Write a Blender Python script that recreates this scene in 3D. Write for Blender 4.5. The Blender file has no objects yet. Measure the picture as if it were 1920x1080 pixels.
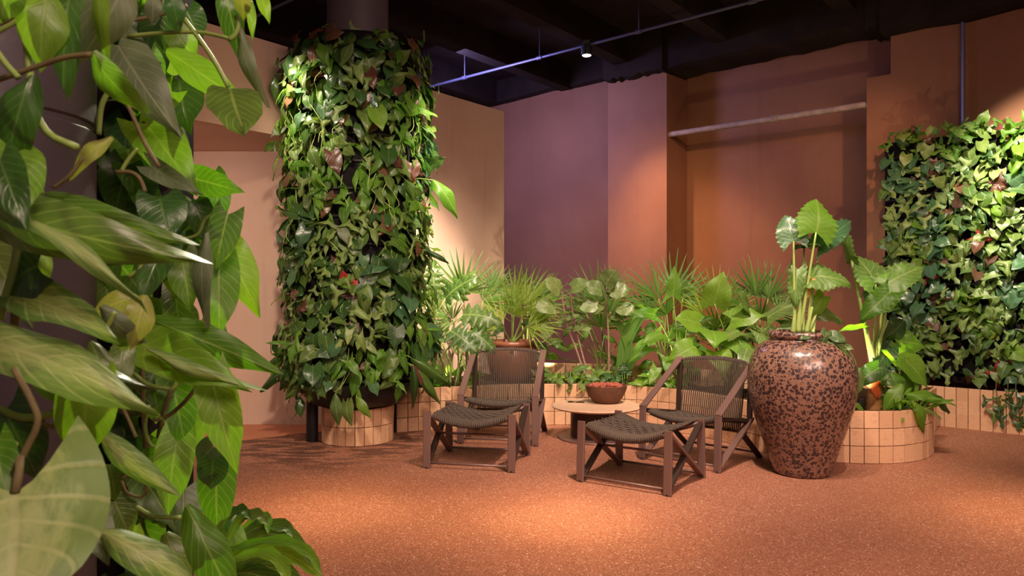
import bpy, math, random
import numpy as np
from mathutils import Vector, Matrix, noise as mnoise

C = bpy.context.scene
COL = C.collection
R = math.radians
rnd = random.Random(7)

# ------------------------------------------------------------------ camera, world, exposure, lights
F, CX, HY, EYE = 1450.0, 960.0, 535.0, 1.2
cd = bpy.data.cameras.new('camera')
cam = bpy.data.objects.new('camera', cd)
COL.objects.link(cam)
cam.location = (0, 0, EYE)
cam.rotation_euler = (R(90), 0, 0)
cd.sensor_width = 36
cd.lens = F / 1920 * 36
cd.shift_y = -5 / 1920
cd.clip_start = 0.05
cd.dof.use_dof = True
cd.dof.focus_distance = 5.2
cd.dof.aperture_fstop = 7.0
C.camera = cam
w = bpy.data.worlds.new('world')
C.world = w
w.use_nodes = True
w.node_tree.nodes['Background'].inputs[0].default_value = (1.0, .68, .60, 1)
w.node_tree.nodes['Background'].inputs[1].default_value = 0.11
C.view_settings.view_transform = 'Standard'
C.view_settings.look = 'None'
C.view_settings.gamma = 1
C.view_settings.use_curve_mapping = False
C.view_settings.exposure = 0.70


def spot(name, loc, aim, power, angle, blend=.6, col=(1, .72, .45), rad=.04):
    l = bpy.data.lights.new(name, 'SPOT')
    l.energy = power
    l.spot_size = R(angle)
    l.spot_blend = blend
    l.color = col
    l.shadow_soft_size = rad
    o = bpy.data.objects.new(name, l)
    COL.objects.link(o)
    o.location = loc
    o.rotation_euler = (Vector(aim) - Vector(loc)).to_track_quat('-Z', 'Y').to_euler()
    return o


def area(name, loc, aim, power, sx, sy, col):
    l = bpy.data.lights.new(name, 'AREA')
    l.shape = 'RECTANGLE'
    l.size, l.size_y = sx, sy
    l.energy = power
    l.color = col
    o = bpy.data.objects.new(name, l)
    COL.objects.link(o)
    o.location = loc
    o.rotation_euler = (Vector(aim) - Vector(loc)).to_track_quat('-Z', 'Y').to_euler()
    return o


WARM = (1, .70, .42)
SOFT = (1, .80, .62)
PINK = (1, .72, .62)
# track spots over the floor
spot('floor_spot_a', (.30, 4.05, 3.6), (.25, 3.95, 0), 300, 32, 1.0, (1, .64, .32), .12)
spot('floor_core_a', (.30, 4.05, 3.58), (.27, 3.97, 0), 330, 17, 1.0, (1, .66, .34), .12)
spot('floor_spot_b', (-1.0, 4.15, 3.6), (-1.0, 4.1, 0), 260, 32, 1.0, (1, .64, .32), .12)
spot('floor_core_b', (-1.0, 4.15, 3.58), (-.95, 4.12, 0), 220, 17, 1.0, (1, .66, .34), .12)
spot('floor_spot_c', (2.75, 4.1, 3.6), (2.75, 4.05, 0), 240, 32, 1.0, (1, .66, .36), .12)
spot('floor_core_c', (2.75, 4.1, 3.58), (2.72, 4.07, 0), 200, 17, 1.0, (1, .68, .38), .12)
spot('floor_fill', (1.0, 3.0, 3.8), (1.0, 3.6, 0), 190, 120, 1.0, (1, .70, .50), .3)  # no track spot: unseen wide fill added to brighten the whole floor
# spots on the living column
spot('column_spot_a', (-2.3, 4.6, 3.5), (-1.5, 5.7, 2.4), 280, 30, .9, SOFT, .03)
spot('column_spot_b', (.35, 4.6, 3.6), (-.62, 6.5, 1.7), 1000, 32, .9, SOFT, .03)
spot('column_spot_c', (-2.0, 4.9, 3.6), (-1.52, 5.65, 2.5), 560, 13, .9, SOFT, .03)
spot('recess_wash', (-3.3, 4.9, 2.25), (-2.1, 6.64, .9), 42, 110, .8, (1, .74, .60), .08)
spot('column_fill', (-.6, 2.2, 3.4), (-1.1, 6.0, 1.0), 320, 50, 1.0, (1, .82, .62), .1)
# spots on the plant wall
spot('plant_wall_spot_a', (3.3, 4.9, 3.6), (4.3, 6.1, 2.15), 760, 46, .8, (1, .88, .70), .03)
spot('plant_wall_spot_b', (1.9, 4.2, 3.6), (3.9, 6.4, 1.0), 260, 50, .9, (1, .8, .6), .04)
# the chairs, the jar, the bed
spot('seating_spot', (.9, 3.6, 3.6), (.9, 5.4, .3), 360, 62, 1.0, (1, .76, .62), .05)
spot('bed_spot_a', (-.1, 5.2, 3.6), (-.3, 7.2, .7), 210, 55, .9, SOFT, .03)
spot('bed_spot_b', (1.5, 5.2, 3.6), (1.5, 6.9, .7), 380, 60, .9, SOFT, .03)
spot('jar_plant_spot', (1.9, 3.3, 3.4), (2.3, 5.2, 1.0), 200, 40, .9, SOFT, .03)
# warm washes on the rear wall
spot('rear_wash_a', (.6, 6.6, 3.6), (1.55, 8.9, 1.3), 130, 70, .9, (1, .58, .32), .05)
spot('rear_wash_b', (3.3, 5.2, 3.4), (2.6, 8.2, 1.6), 90, 62, .9, (1, .58, .32), .04)
# cool wash above the corner behind the cream wall
area('cool_wash', (-.9, 8.7, 3.6), (.3, 9.8, 2.2), 58, .7, .7, (.44, .40, 1))
# the vine by the pillar
spot('vine_back_spot', (-.75, 4.2, 3.3), (-.85, 2.0, 1.2), 210, 60, .8, (1, .90, .66), .03)
spot('vine_low_back_spot', (-1.75, 3.6, 1.6), (-.95, 2.0, .9), 60, 75, .8, (1, .92, .66), .03)
spot('vine_front_spot', (.3, .1, 2.7), (-.9, 1.4, 1.0), 26, 80, .9, (1, .80, .56), .08)
# the rest of the room's lamps, behind the viewer
area('room_lamps', (2.2, -.4, 3.6), (.8, 4.4, -.3), 62, 4.0, 1.5, (1, .68, .56)).data.spread = R(105)


def at(px, py, d):
    return Vector(((px - CX) / F * d, d, EYE - (py - HY) / F * d))


def atz(px, z, d):
    return Vector(((px - CX) / F * d, d, z))


# ------------------------------------------------------------------ materials
class NT:
    def __init__(s, name):
        s.m = bpy.data.materials.new(name)
        s.m.use_nodes = True
        s.t = s.m.node_tree
        s.b = s.t.nodes['Principled BSDF']
        s.out = s.t.nodes['Material Output']

    def n(s, typ, ins=None, **kw):
        nd = s.t.nodes.new(typ)
        for k, v in kw.items():
            setattr(nd, k, v)
        for k, v in (ins or {}).items():
            s.set(nd.inputs[k], v)
        return nd

    def set(s, sock, v):
        if isinstance(v, bpy.types.NodeSocket):
            s.t.links.new(v, sock)
        elif isinstance(v, (tuple, list)) and len(v) == 3 and sock.type == 'RGBA':
            sock.default_value = (*v, 1)
        else:
            sock.default_value = v

    def math(s, op, a, b=0.0, clamp=False):
        nd = s.n('ShaderNodeMath', {0: a, 1: b}, operation=op)
        nd.use_clamp = clamp
        return nd.outputs[0]

    def mix(s, f, a, b, typ='MIX'):
        nd = s.n('ShaderNodeMix', data_type='RGBA', blend_type=typ)
        s.set(nd.inputs[0], f)
        s.set(nd.inputs[6], a)
        s.set(nd.inputs[7], b)
        return nd.outputs[2]

    def ramp(s, f, stops, interp='LINEAR'):
        nd = s.n('ShaderNodeValToRGB')
        cr = nd.color_ramp
        cr.interpolation = interp
        while len(cr.elements) < len(stops):
            cr.elements.new(.5)
        for e, (p, c) in zip(cr.elements, stops):
            e.position = p
            e.color = (*c, 1) if len(c) == 3 else c
        s.set(nd.inputs[0], f)
        return nd.outputs[0]

    def smooth(s, v, a, b):
        nd = s.n('ShaderNodeMapRange', {0: v, 1: a, 2: b}, interpolation_type='SMOOTHSTEP')
        return nd.outputs[0]

    def coord(s, which='Object'):
        return s.n('ShaderNodeTexCoord').outputs[which]

    def noise(s, vec, scale, detail=3, rough=.5):
        return s.n('ShaderNodeTexNoise', {'Vector': vec, 'Scale': scale, 'Detail': detail, 'Roughness': rough}).outputs[0]

    def bump(s, h, strength=.3, dist=.01):
        b = s.n('ShaderNodeBump', {'Strength': strength, 'Distance': dist, 'Height': h})
        s.t.links.new(b.outputs[0], s.b.inputs['Normal'])
        return b.outputs[0]

    def fin(s, col, rough=.5, spec=.5, metal=0.0):
        s.set(s.b.inputs['Base Color'], col)
        s.set(s.b.inputs['Roughness'], rough)
        s.set(s.b.inputs['Specular IOR Level'], spec)
        s.set(s.b.inputs['Metallic'], metal)
        return s.m


def mat_plain(name, col, rough=.6, spec=.4, metal=0, nscale=8, namt=.15, bump=0, bscale=60):
    t = NT(name)
    co = t.coord()
    f = t.noise(co, nscale, 4)
    c = t.mix(f, tuple(x * (1 - namt) for x in col), tuple(min(1, x * (1 + namt)) for x in col))
    if bump:
        t.bump(t.noise(co, bscale, 3), bump, .004)
    return t.fin(c, rough, spec, metal)


def mat_plaster(name, col, col2):
    t = NT(name)
    co = t.coord()
    f = t.smooth(t.noise(co, 1.3, 6, .6), .35, .68)
    st = t.noise(t.n('ShaderNodeMapping', {'Vector': co, 'Scale': (5, 5, .35)}).outputs[0], 2.0, 5)
    c = t.mix(f, col, col2)
    c = t.mix(t.math('MULTIPLY', t.smooth(st, .55, .75), .25), c, tuple(x * .7 for x in col))
    t.bump(t.noise(co, 45, 4), .12, .004)
    return t.fin(c, .75, .25)


def mat_floor():
    t = NT('terracotta_aggregate')
    co = t.coord()
    v = t.n('ShaderNodeTexVoronoi', {'Vector': co, 'Scale': 190.0})
    bright = t.n('ShaderNodeSeparateColor', {0: v.outputs['Color']}).outputs[0]
    c = t.ramp(bright, [(0, (.20, .075, .042)), (.3, (.31, .122, .07)), (.7, (.40, .165, .095)), (.94, (.48, .21, .125)), (1, (.85, .62, .48))])
    big = t.smooth(t.noise(co, 1.1, 4), .3, .75)
    c = t.mix(t.math('MULTIPLY', big, .22), c, (.20, .055, .03))
    # shadow painted into the colour, with some damp stain, round the living column
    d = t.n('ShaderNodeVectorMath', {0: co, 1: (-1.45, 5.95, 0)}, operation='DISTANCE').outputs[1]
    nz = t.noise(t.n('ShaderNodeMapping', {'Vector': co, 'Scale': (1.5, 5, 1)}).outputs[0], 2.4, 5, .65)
    stain_shade = t.math('MULTIPLY', t.math('SUBTRACT', 1.0, t.smooth(d, .45, 1.25)), t.smooth(nz, .42, .56))
    c = t.mix(t.math('MULTIPLY', stain_shade, .78), c, (.035, .012, .008))
    f2 = t.smooth(t.n('ShaderNodeSeparateColor', {0: v.outputs['Color']}).outputs[1], .9, 1.0)
    r = t.math('SUBTRACT', .62, t.math('MULTIPLY', f2, .4))
    t.bump(v.outputs['Distance'], .5, .006)
    return t.fin(c, r, .45)


def mat_tile():
    t = NT('travertine_tile')
    co = t.coord()
    rn = t.n('ShaderNodeObjectInfo').outputs['Random']
    off = t.n('ShaderNodeVectorMath', {0: co, 1: t.n('ShaderNodeCombineXYZ', {0: t.math('MULTIPLY', rn, 37.0), 1: t.math('MULTIPLY', rn, 91.0)}).outputs[0]}, operation='ADD').outputs[0]
    base = t.ramp(rn, [(0, (.58, .335, .19)), (.5, (.63, .37, .215)), (1, (.68, .41, .245))])
    g = t.noise(t.n('ShaderNodeMapping', {'Vector': off, 'Scale': (1, 1, 2.5)}).outputs[0], 30, 5)
    c = t.mix(t.math('MULTIPLY', t.smooth(g, .5, .75), .4), base, (.42, .20, .095))
    pit = t.smooth(t.noise(off, 160, 2), .68, .74)
    c = t.mix(t.math('MULTIPLY', pit, .6), c, (.25, .12, .06))
    t.bump(t.noise(off, 120, 3), .2, .002)
    return t.fin(c, .65, .3)


def mat_vase():
    t = NT('speckled_glaze')
    co = t.coord()
    wv = t.n('ShaderNodeVectorMath', {0: co, 1: t.n('ShaderNodeVectorMath', {0: t.n('ShaderNodeTexNoise', {'Vector': co, 'Scale': 40.0}).outputs[1], 1: (.012, .012, .012)}, operation='MULTIPLY').outputs[0]}, operation='ADD').outputs[0]
    def layer(scale, lo, hi, drop):
        v = t.n('ShaderNodeTexVoronoi', {'Vector': wv, 'Scale': scale})
        sp_ = t.n('ShaderNodeSeparateColor', {0: v.outputs['Color']})
        thr = t.math('ADD', lo, t.math('MULTIPLY', sp_.outputs[0], hi))
        d_ = t.math('SUBTRACT', 1.0, t.smooth(t.math('SUBTRACT', v.outputs['Distance'], thr), -.04, .04))
        return t.math('MULTIPLY', d_, t.smooth(sp_.outputs[1], drop, drop + .05))
    m = t.math('MAXIMUM', layer(46.0, .33, .25, .04), layer(88.0, .17, .31, .2))
    base = t.mix(t.noise(co, 5, 4), (.205, .108, .075), (.27, .145, .102))
    c = t.mix(m, base, (.035, .016, .016))
    t.bump(t.math('SUBTRACT', 1.0, m), .35, .004)
    r = t.math('ADD', .24, t.math('MULTIPLY', m, .2))
    m_ = t.fin(c, r, .55)
    t.b.inputs['Coat Weight'].default_value = .35
    t.b.inputs['Coat Roughness'].default_value = .12
    return m_


def mat_rope():
    t = NT('twisted_cord')
    uv = t.coord('UV')
    wv = t.n('ShaderNodeTexWave', {'Vector': uv, 'Scale': 60.0, 'Distortion': 1.0, 'Detail': 1.0}, wave_type='BANDS', bands_direction='DIAGONAL').outputs[1]
    c = t.mix(wv, (.026, .02, .017), (.165, .125, .097))
    t.bump(wv, .5, .002)
    return t.fin(c, .8, .2)


def mat_leaf(name, cols, vein=(.4, .5, .16), varie=0.0, pale=(.5, .55, .3), trans=.35, rough=.38, veinf=16.0, veinamt=.35, tcol=1.0, spec=.45):
    t = NT(name)
    oi = t.n('ShaderNodeObjectInfo').outputs['Random']
    ge = t.n('ShaderNodeNewGeometry').outputs['Random Per Island']
    rn = t.math('FRACT', t.math('ADD', t.math('MULTIPLY', oi, 7.13), t.math('MULTIPLY', ge, 5.7)))
    n_ = len(cols)
    base = t.ramp(rn, [(i / max(1, n_ - 1), c) for i, c in enumerate(cols)])
    sep = t.n('ShaderNodeSeparateXYZ', {0: t.coord('UV')})
    u, v = sep.outputs[0], sep.outputs[1]
    s = t.math('ABSOLUTE', t.math('SUBTRACT', u, .5))
    mid = t.math('SUBTRACT', 1.0, t.smooth(s, .008, .045))
    ph = t.math('SINE', t.math('MULTIPLY', t.math('SUBTRACT', v, t.math('MULTIPLY', s, .7)), veinf * 2 * math.pi * .5))
    sv = t.math('MULTIPLY', t.smooth(ph, .75, 1.0), .55)
    vm = t.math('MAXIMUM', mid, sv)
    uvw = t.n('ShaderNodeCombineXYZ', {0: u, 1: v, 2: t.math('MULTIPLY', rn, 30.0)}).outputs[0]
    nz = t.noise(uvw, 5.0, 4, .6)
    base = t.mix(t.math('MULTIPLY', t.smooth(nz, .35, .8), .35), base, tuple(x * .5 for x in cols[0]))
    if varie:
        pat = t.noise(t.n('ShaderNodeMapping', {'Vector': uvw, 'Scale': (5, 2.2, 1)}).outputs[0], 2.6, 6, .65)
        cen = t.math('SUBTRACT', 1.0, t.smooth(s, .05, .5))
        pm = t.smooth(t.math('ADD', t.math('MULTIPLY', pat, .9), t.math('ADD', t.math('MULTIPLY', cen, .32), t.math('MULTIPLY', sv, .22))), .48, .86)
        base = t.mix(t.math('MULTIPLY', pm, varie), base, pale)
    base = t.mix(t.math('MULTIPLY', vm, veinamt), base, vein)
    t.bump(t.math('ADD', t.math('MULTIPLY', vm, -.6), t.math('MULTIPLY', nz, .5)), .25, .006)
    t.fin(base, rough, spec)
    tl = t.n('ShaderNodeBsdfTranslucent', {0: t.mix(1.0, base, (1.0 * tcol, 1.15 * tcol, .35), 'MULTIPLY')})
    tl.inputs[0].default_value = (.3, .5, .05, 1)
    ts = t.n('ShaderNodeMix', data_type='RGBA', blend_type='MULTIPLY')
    t.set(ts.inputs[0], 1.0)
    t.set(ts.inputs[6], base)
    ts.inputs[7].default_value = (1.7 * tcol, 2.1 * tcol, .5, 1)
    t.t.links.new(ts.outputs[2], tl.inputs[0])
    mx = t.n('ShaderNodeMixShader', {0: trans})
    t.t.links.new(t.b.outputs[0], mx.inputs[1])
    t.t.links.new(tl.outputs[0], mx.inputs[2])
    t.t.links.new(mx.outputs[0], t.out.inputs[0])
    return t.m


M = {}
M['cream'] = mat_plaster('cream_plaster', (.62, .41, .31), (.68, .47, .37))
M['brown'] = mat_plaster('terracotta_plaster', (.245, .106, .055), (.28, .125, .066))
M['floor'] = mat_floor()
M['curb'] = mat_plain('smooth_terracotta', (.50, .19, .10), .6, .3, namt=.1, nscale=3)
M['tile'] = mat_tile()
M['grout'] = mat_plain('grout', (.085, .038, .02), .9, .1)
M['soil'] = mat_plain('potting_soil', (.035, .018, .012), .95, .1, nscale=30, namt=.7, bump=1.0, bscale=70)
M['black'] = mat_plain('black_plastic', (.012, .010, .012), .5, .4)
M['black_felt'] = mat_plain('black_felt', (.010, .008, .009), .95, .1, nscale=40, namt=.5)
M['ceiling'] = mat_plain('sooty_concrete', (.024, .015, .011), .9, .15, nscale=2.5, namt=.75, bump=.6, bscale=12)
M['pillar'] = mat_plain('grey_concrete', (.105, .075, .088), .55, .4, nscale=3, namt=.25, bump=.25, bscale=30)
M['dark_pillar'] = mat_plain('dark_concrete', (.050, .036, .046), .5, .4, nscale=3, namt=.3, bump=.3, bscale=40)
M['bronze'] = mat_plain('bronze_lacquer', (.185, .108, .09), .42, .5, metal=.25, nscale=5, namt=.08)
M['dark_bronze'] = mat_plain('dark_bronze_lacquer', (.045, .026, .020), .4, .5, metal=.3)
M['rope'] = mat_rope()
M['vase'] = mat_vase()
M['jar'] = mat_plain('brown_glazed_clay', (.22, .075, .042), .3, .5, nscale=6, namt=.3)
M['clay'] = mat_plain('rough_brown_clay', (.14, .068, .042), .8, .2, nscale=25, namt=.4, bump=.5, bscale=50)
M['lava'] = mat_plain('red_lava_rock', (.30, .085, .055), .95, .1, nscale=20, namt=.5, bump=.8, bscale=60)
M['stone'] = mat_plain('travertine_top', (.52, .33, .22), .5, .4, nscale=60, namt=.35)
M['conduit'] = mat_plain('galvanised_conduit', (.11, .11, .17), .4, .5, metal=.5)
M['pipe'] = mat_plain('weathered_pipe', (.36, .26, .21), .6, .4, nscale=14, namt=.6)
M['steel'] = mat_plain('lamp_steel', (.02, .02, .02), .4, .5)
M['stem'] = mat_plain('green_stem', (.20, .28, .06), .5, .4, nscale=10, namt=.3)
M['pale_stem'] = mat_plain('pale_stem', (.30, .40, .11), .45, .4, nscale=10, namt=.2)
M['brown_stem'] = mat_plain('brown_stem', (.13, .10, .042), .7, .3, nscale=25, namt=.5)
M['bark'] = mat_plain('grey_bark', (.25, .15, .11), .85, .2, nscale=30, namt=.5, bump=.6, bscale=60)
M['sheath'] = mat_plain('tan_sheath', (.45, .20, .07), .7, .3, nscale=14, namt=.5)
M['orange'] = mat_plain('orange_sheath', (.55, .09, .02), .6, .3, nscale=14, namt=.4)
_t = NT('lamp_lens'); _t.fin((.9, .8, .6)); _t.set(_t.b.inputs['Emission Color'], (1, .82, .6)); _t.b.inputs['Emission Strength'].default_value = 22; M['lens'] = _t.m
_t = NT('clear_acrylic'); _t.fin((1, 1, 1), .05); _t.b.inputs['Transmission Weight'].default_value = 1; _t.b.inputs['IOR'].default_value = 1.45; M['acrylic'] = _t.m
M['gold'] = mat_plain('gold_foil', (.62, .36, .12), .4, .5)

M['l_green'] = mat_leaf('fresh_green_leaf', [(.07, .17, .015), (.10, .24, .02), (.16, .30, .03), (.07, .20, .02)], trans=.45, tcol=1.15)
M['l_lime'] = mat_leaf('lime_leaf', [(.13, .27, .025), (.19, .31, .03), (.15, .29, .04)], vein=(.36, .45, .12), trans=.45, tcol=1.1)
M['l_dark'] = mat_leaf('dark_green_leaf', [(.025, .065, .014), (.04, .095, .018), (.03, .08, .025)], vein=(.16, .24, .08), trans=.22, rough=.28)
M['l_mid'] = mat_leaf('mid_green_leaf', [(.045, .11, .02), (.08, .15, .025), (.12, .18, .04), (.06, .13, .04)], trans=.3, rough=.33)
M['l_pale'] = mat_leaf('pale_variegated_leaf', [(.10, .19, .045), (.15, .24, .06)], vein=(.45, .46, .25), varie=.72, pale=(.36, .43, .17), trans=.3, rough=.45, veinf=12)
M['l_silver'] = mat_leaf('silvery_leaf_back', [(.085, .12, .055), (.13, .15, .085)], vein=(.3, .3, .2), trans=.15, rough=.5, tcol=.6)
M['l_yellow'] = mat_leaf('yellowing_leaf', [(.25, .26, .06), (.31, .31, .085)], vein=(.5, .45, .18), trans=.4, tcol=.8)
M['l_ivy'] = mat_leaf('light_ivy_leaf', [(.10, .18, .032), (.16, .235, .05), (.075, .15, .028), (.21, .28, .075)], vein=(.33, .40, .15), varie=.22, pale=(.32, .40, .13), trans=.25, rough=.4, veinf=9)
M['l_glossy'] = mat_leaf('blue_green_leaf', [(.04, .11, .045), (.06, .14, .06), (.08, .17, .075)], vein=(.2, .3, .15), trans=.2, rough=.25)
M['l_red'] = mat_leaf('reddish_leaf', [(.10, .030, .022), (.075, .04, .022), (.15, .07, .035)], vein=(.2, .09, .06), trans=.12, rough=.3, tcol=.5)
M['l_redhot'] = mat_leaf('scarlet_leaf', [(.42, .03, .03), (.30, .02, .03)], vein=(.5, .1, .08), trans=.25, rough=.35, tcol=.5)
M['l_alo'] = mat_leaf('alocasia_leaf', [(.10, .20, .04), (.13, .24, .05), (.09, .19, .055)], vein=(.32, .40, .14), trans=.4, rough=.4, veinf=14, veinamt=.6)
M['l_palm'] = mat_leaf('palm_leaf', [(.06, .15, .02), (.09, .20, .03), (.13, .24, .035)], trans=.35, rough=.4, veinamt=.1)
M['l_palmlime'] = mat_leaf('lime_palm_leaf', [(.20, .30, .035), (.26, .34, .05)], trans=.4, rough=.4, veinamt=.1)
M['l_round'] = mat_leaf('round_leaf', [(.13, .20, .055), (.17, .22, .07), (.10, .16, .05)], vein=(.4, .36, .18), trans=.35, rough=.35, veinf=8)


# ------------------------------------------------------------------ objects
def tag(o, label=None, cat=None, group=None, kind=None):
    if label: o['label'] = label
    if cat: o['category'] = cat
    if group: o['group'] = group
    if kind: o['kind'] = kind
    return o


def empty(name, loc, label, cat, group=None, rz=0):
    o = bpy.data.objects.new(name, None)
    o.empty_display_size = .05
    COL.objects.link(o)
    o.location = loc
    o.rotation_euler = (0, 0, rz)
    return tag(o, label, cat, group)


class MB:
    def __init__(s):
        s.v, s.f, s.u, s.k = [], [], [], 0

    def add(s, vs, fs, uv=None):
        n = s.k
        s.v.append(np.asarray(vs, float).reshape(-1, 3))
        s.k += len(s.v[-1])
        s.f += [tuple(i + n for i in f) for f in fs]
        s.u.append(np.zeros((len(s.v[-1]), 2)) if uv is None else np.asarray(uv, float))
        return s

    def box(s, lo, hi, bev=0):
        x0, y0, z0 = lo; x1, y1, z1 = hi
        b = bev
        if not b:
            s.add([(x0, y0, z0), (x1, y0, z0), (x1, y1, z0), (x0, y1, z0), (x0, y0, z1), (x1, y0, z1), (x1, y1, z1), (x0, y1, z1)],
                  [(0, 3, 2, 1), (4, 5, 6, 7), (0, 1, 5, 4), (1, 2, 6, 5), (2, 3, 7, 6), (3, 0, 4, 7)])
        else:
            # chamfered front (y0) face
            s.add([(x0, y0 + b, z0), (x1, y0 + b, z0), (x1, y1, z0), (x0, y1, z0), (x0, y0 + b, z1), (x1, y0 + b, z1), (x1, y1, z1), (x0, y1, z1),
                   (x0 + b, y0, z0 + b), (x1 - b, y0, z0 + b), (x1 - b, y0, z1 - b), (x0 + b, y0, z1 - b)],
                  [(0, 3, 2, 1), (4, 5, 6, 7), (1, 2, 6, 5), (2, 3, 7, 6), (3, 0, 4, 7), (8, 9, 10, 11), (0, 1, 9, 8), (1, 5, 10, 9), (5, 4, 11, 10), (4, 0, 8, 11)])
        return s

    def prism(s, poly, z0, z1):
        n = len(poly)
        a = sum(poly[i][0] * poly[(i + 1) % n][1] - poly[(i + 1) % n][0] * poly[i][1] for i in range(n))
        if a < 0: poly = poly[::-1]
        s.add([(x, y, z0) for x, y in poly] + [(x, y, z1) for x, y in poly],
              [tuple(range(n))[::-1], tuple(range(n, 2 * n))] + [(i, (i + 1) % n, n + (i + 1) % n, n + i) for i in range(n)])
        return s

    def lathe(s, prof, n=48, sx=1, sy=1, c=(0, 0, 0)):
        vs = []
        for r, z in prof:
            for i in range(n):
                a = 2 * math.pi * i / n
                vs.append((c[0] + r * math.cos(a) * sx, c[1] + r * math.sin(a) * sy, c[2] + z))
        fs = [(j * n + i, j * n + (i + 1) % n, (j + 1) * n + (i + 1) % n, (j + 1) * n + i) for j in range(len(prof) - 1) for i in range(n)]
        fs.append(tuple(range(n))[::-1])
        m = (len(prof) - 1) * n
        fs.append(tuple(range(m, m + n)))
        s.add(vs, fs)
        return s

    def tube(s, pts, rad, n=6, cap=True):
        pts = [Vector(p) for p in pts]
        k = len(pts)
        if not hasattr(rad, '__len__'): rad = [rad] * k
        vs, uv, L = [], [], 0
        t0 = (pts[1] - pts[0]).normalized()
        up = Vector((0, 0, 1)) if abs(t0.z) < .9 else Vector((1, 0, 0))
        nx = t0.cross(up).normalized()
        for i, p in enumerate(pts):
            t = (pts[min(i + 1, k - 1)] - pts[max(i - 1, 0)])
            if t.length < 1e-9: t = t0
            t.normalize()
            nx = (nx - t * nx.dot(t))
            if nx.length < 1e-6: nx = t.orthogonal()
            nx.normalize()
            ny = t.cross(nx)
            if i: L += (p - pts[i - 1]).length
            for j in range(n):
                a = 2 * math.pi * j / n
                vs.append(p + nx * math.cos(a) * rad[i] + ny * math.sin(a) * rad[i])
                uv.append((j / n * .1, L))
        fs = [(i * n + j, i * n + (j + 1) % n, (i + 1) * n + (j + 1) % n, (i + 1) * n + j) for i in range(k - 1) for j in range(n)]
        if cap:
            fs.append(tuple(range(n))[::-1])
            fs.append(tuple(range((k - 1) * n, k * n)))
        s.add([tuple(v) for v in vs], fs, uv)
        return s

    def mesh(s, name, mat, smooth=False, sharp=None):
        me = bpy.data.meshes.new(name)
        v = np.concatenate(s.v)
        me.from_pydata(v.tolist(), [], s.f)
        uv = np.concatenate(s.u)
        ul = me.uv_layers.new(name='UVMap')
        li = np.zeros(len(me.loops), dtype=np.int32)
        me.loops.foreach_get('vertex_index', li)
        ul.data.foreach_set('uv', uv[li].ravel())
        if smooth:
            me.polygons.foreach_set('use_smooth', [True] * len(me.polygons))
            if sharp:
                me.set_sharp_from_angle(angle=R(sharp))
        me.materials.append(M[mat] if isinstance(mat, str) else mat)
        me.update()
        return me

    def build(s, name, mat, parent=None, smooth=False, sharp=None):
        return put(name, s.mesh(name, mat, smooth, sharp), parent)


def put(name, me, parent=None, mtx=None):
    o = bpy.data.objects.new(name, me)
    COL.objects.link(o)
    if parent is not None: o.parent = parent
    if mtx is not None: o.matrix_basis = mtx
    return o


def curve(pts, n=10):
    """Catmull-Rom through the points."""
    P = [Vector(p) for p in pts]
    if len(P) == 2: P = [P[0], (P[0] + P[1]) / 2, P[1]]
    P = [P[0] * 2 - P[1]] + P + [P[-1] * 2 - P[-2]]
    seg = len(P) - 3
    out = []
    for i in range(n + 1):
        u = i / n * seg
        j = min(int(u), seg - 1)
        t = u - j
        a, b, c, d = P[j:j + 4]
        out.append(.5 * ((2 * b) + (c - a) * t + (2 * a - 5 * b + 4 * c - d) * t * t + (3 * b - a - 3 * c + d) * t ** 3))
    return out


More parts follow.
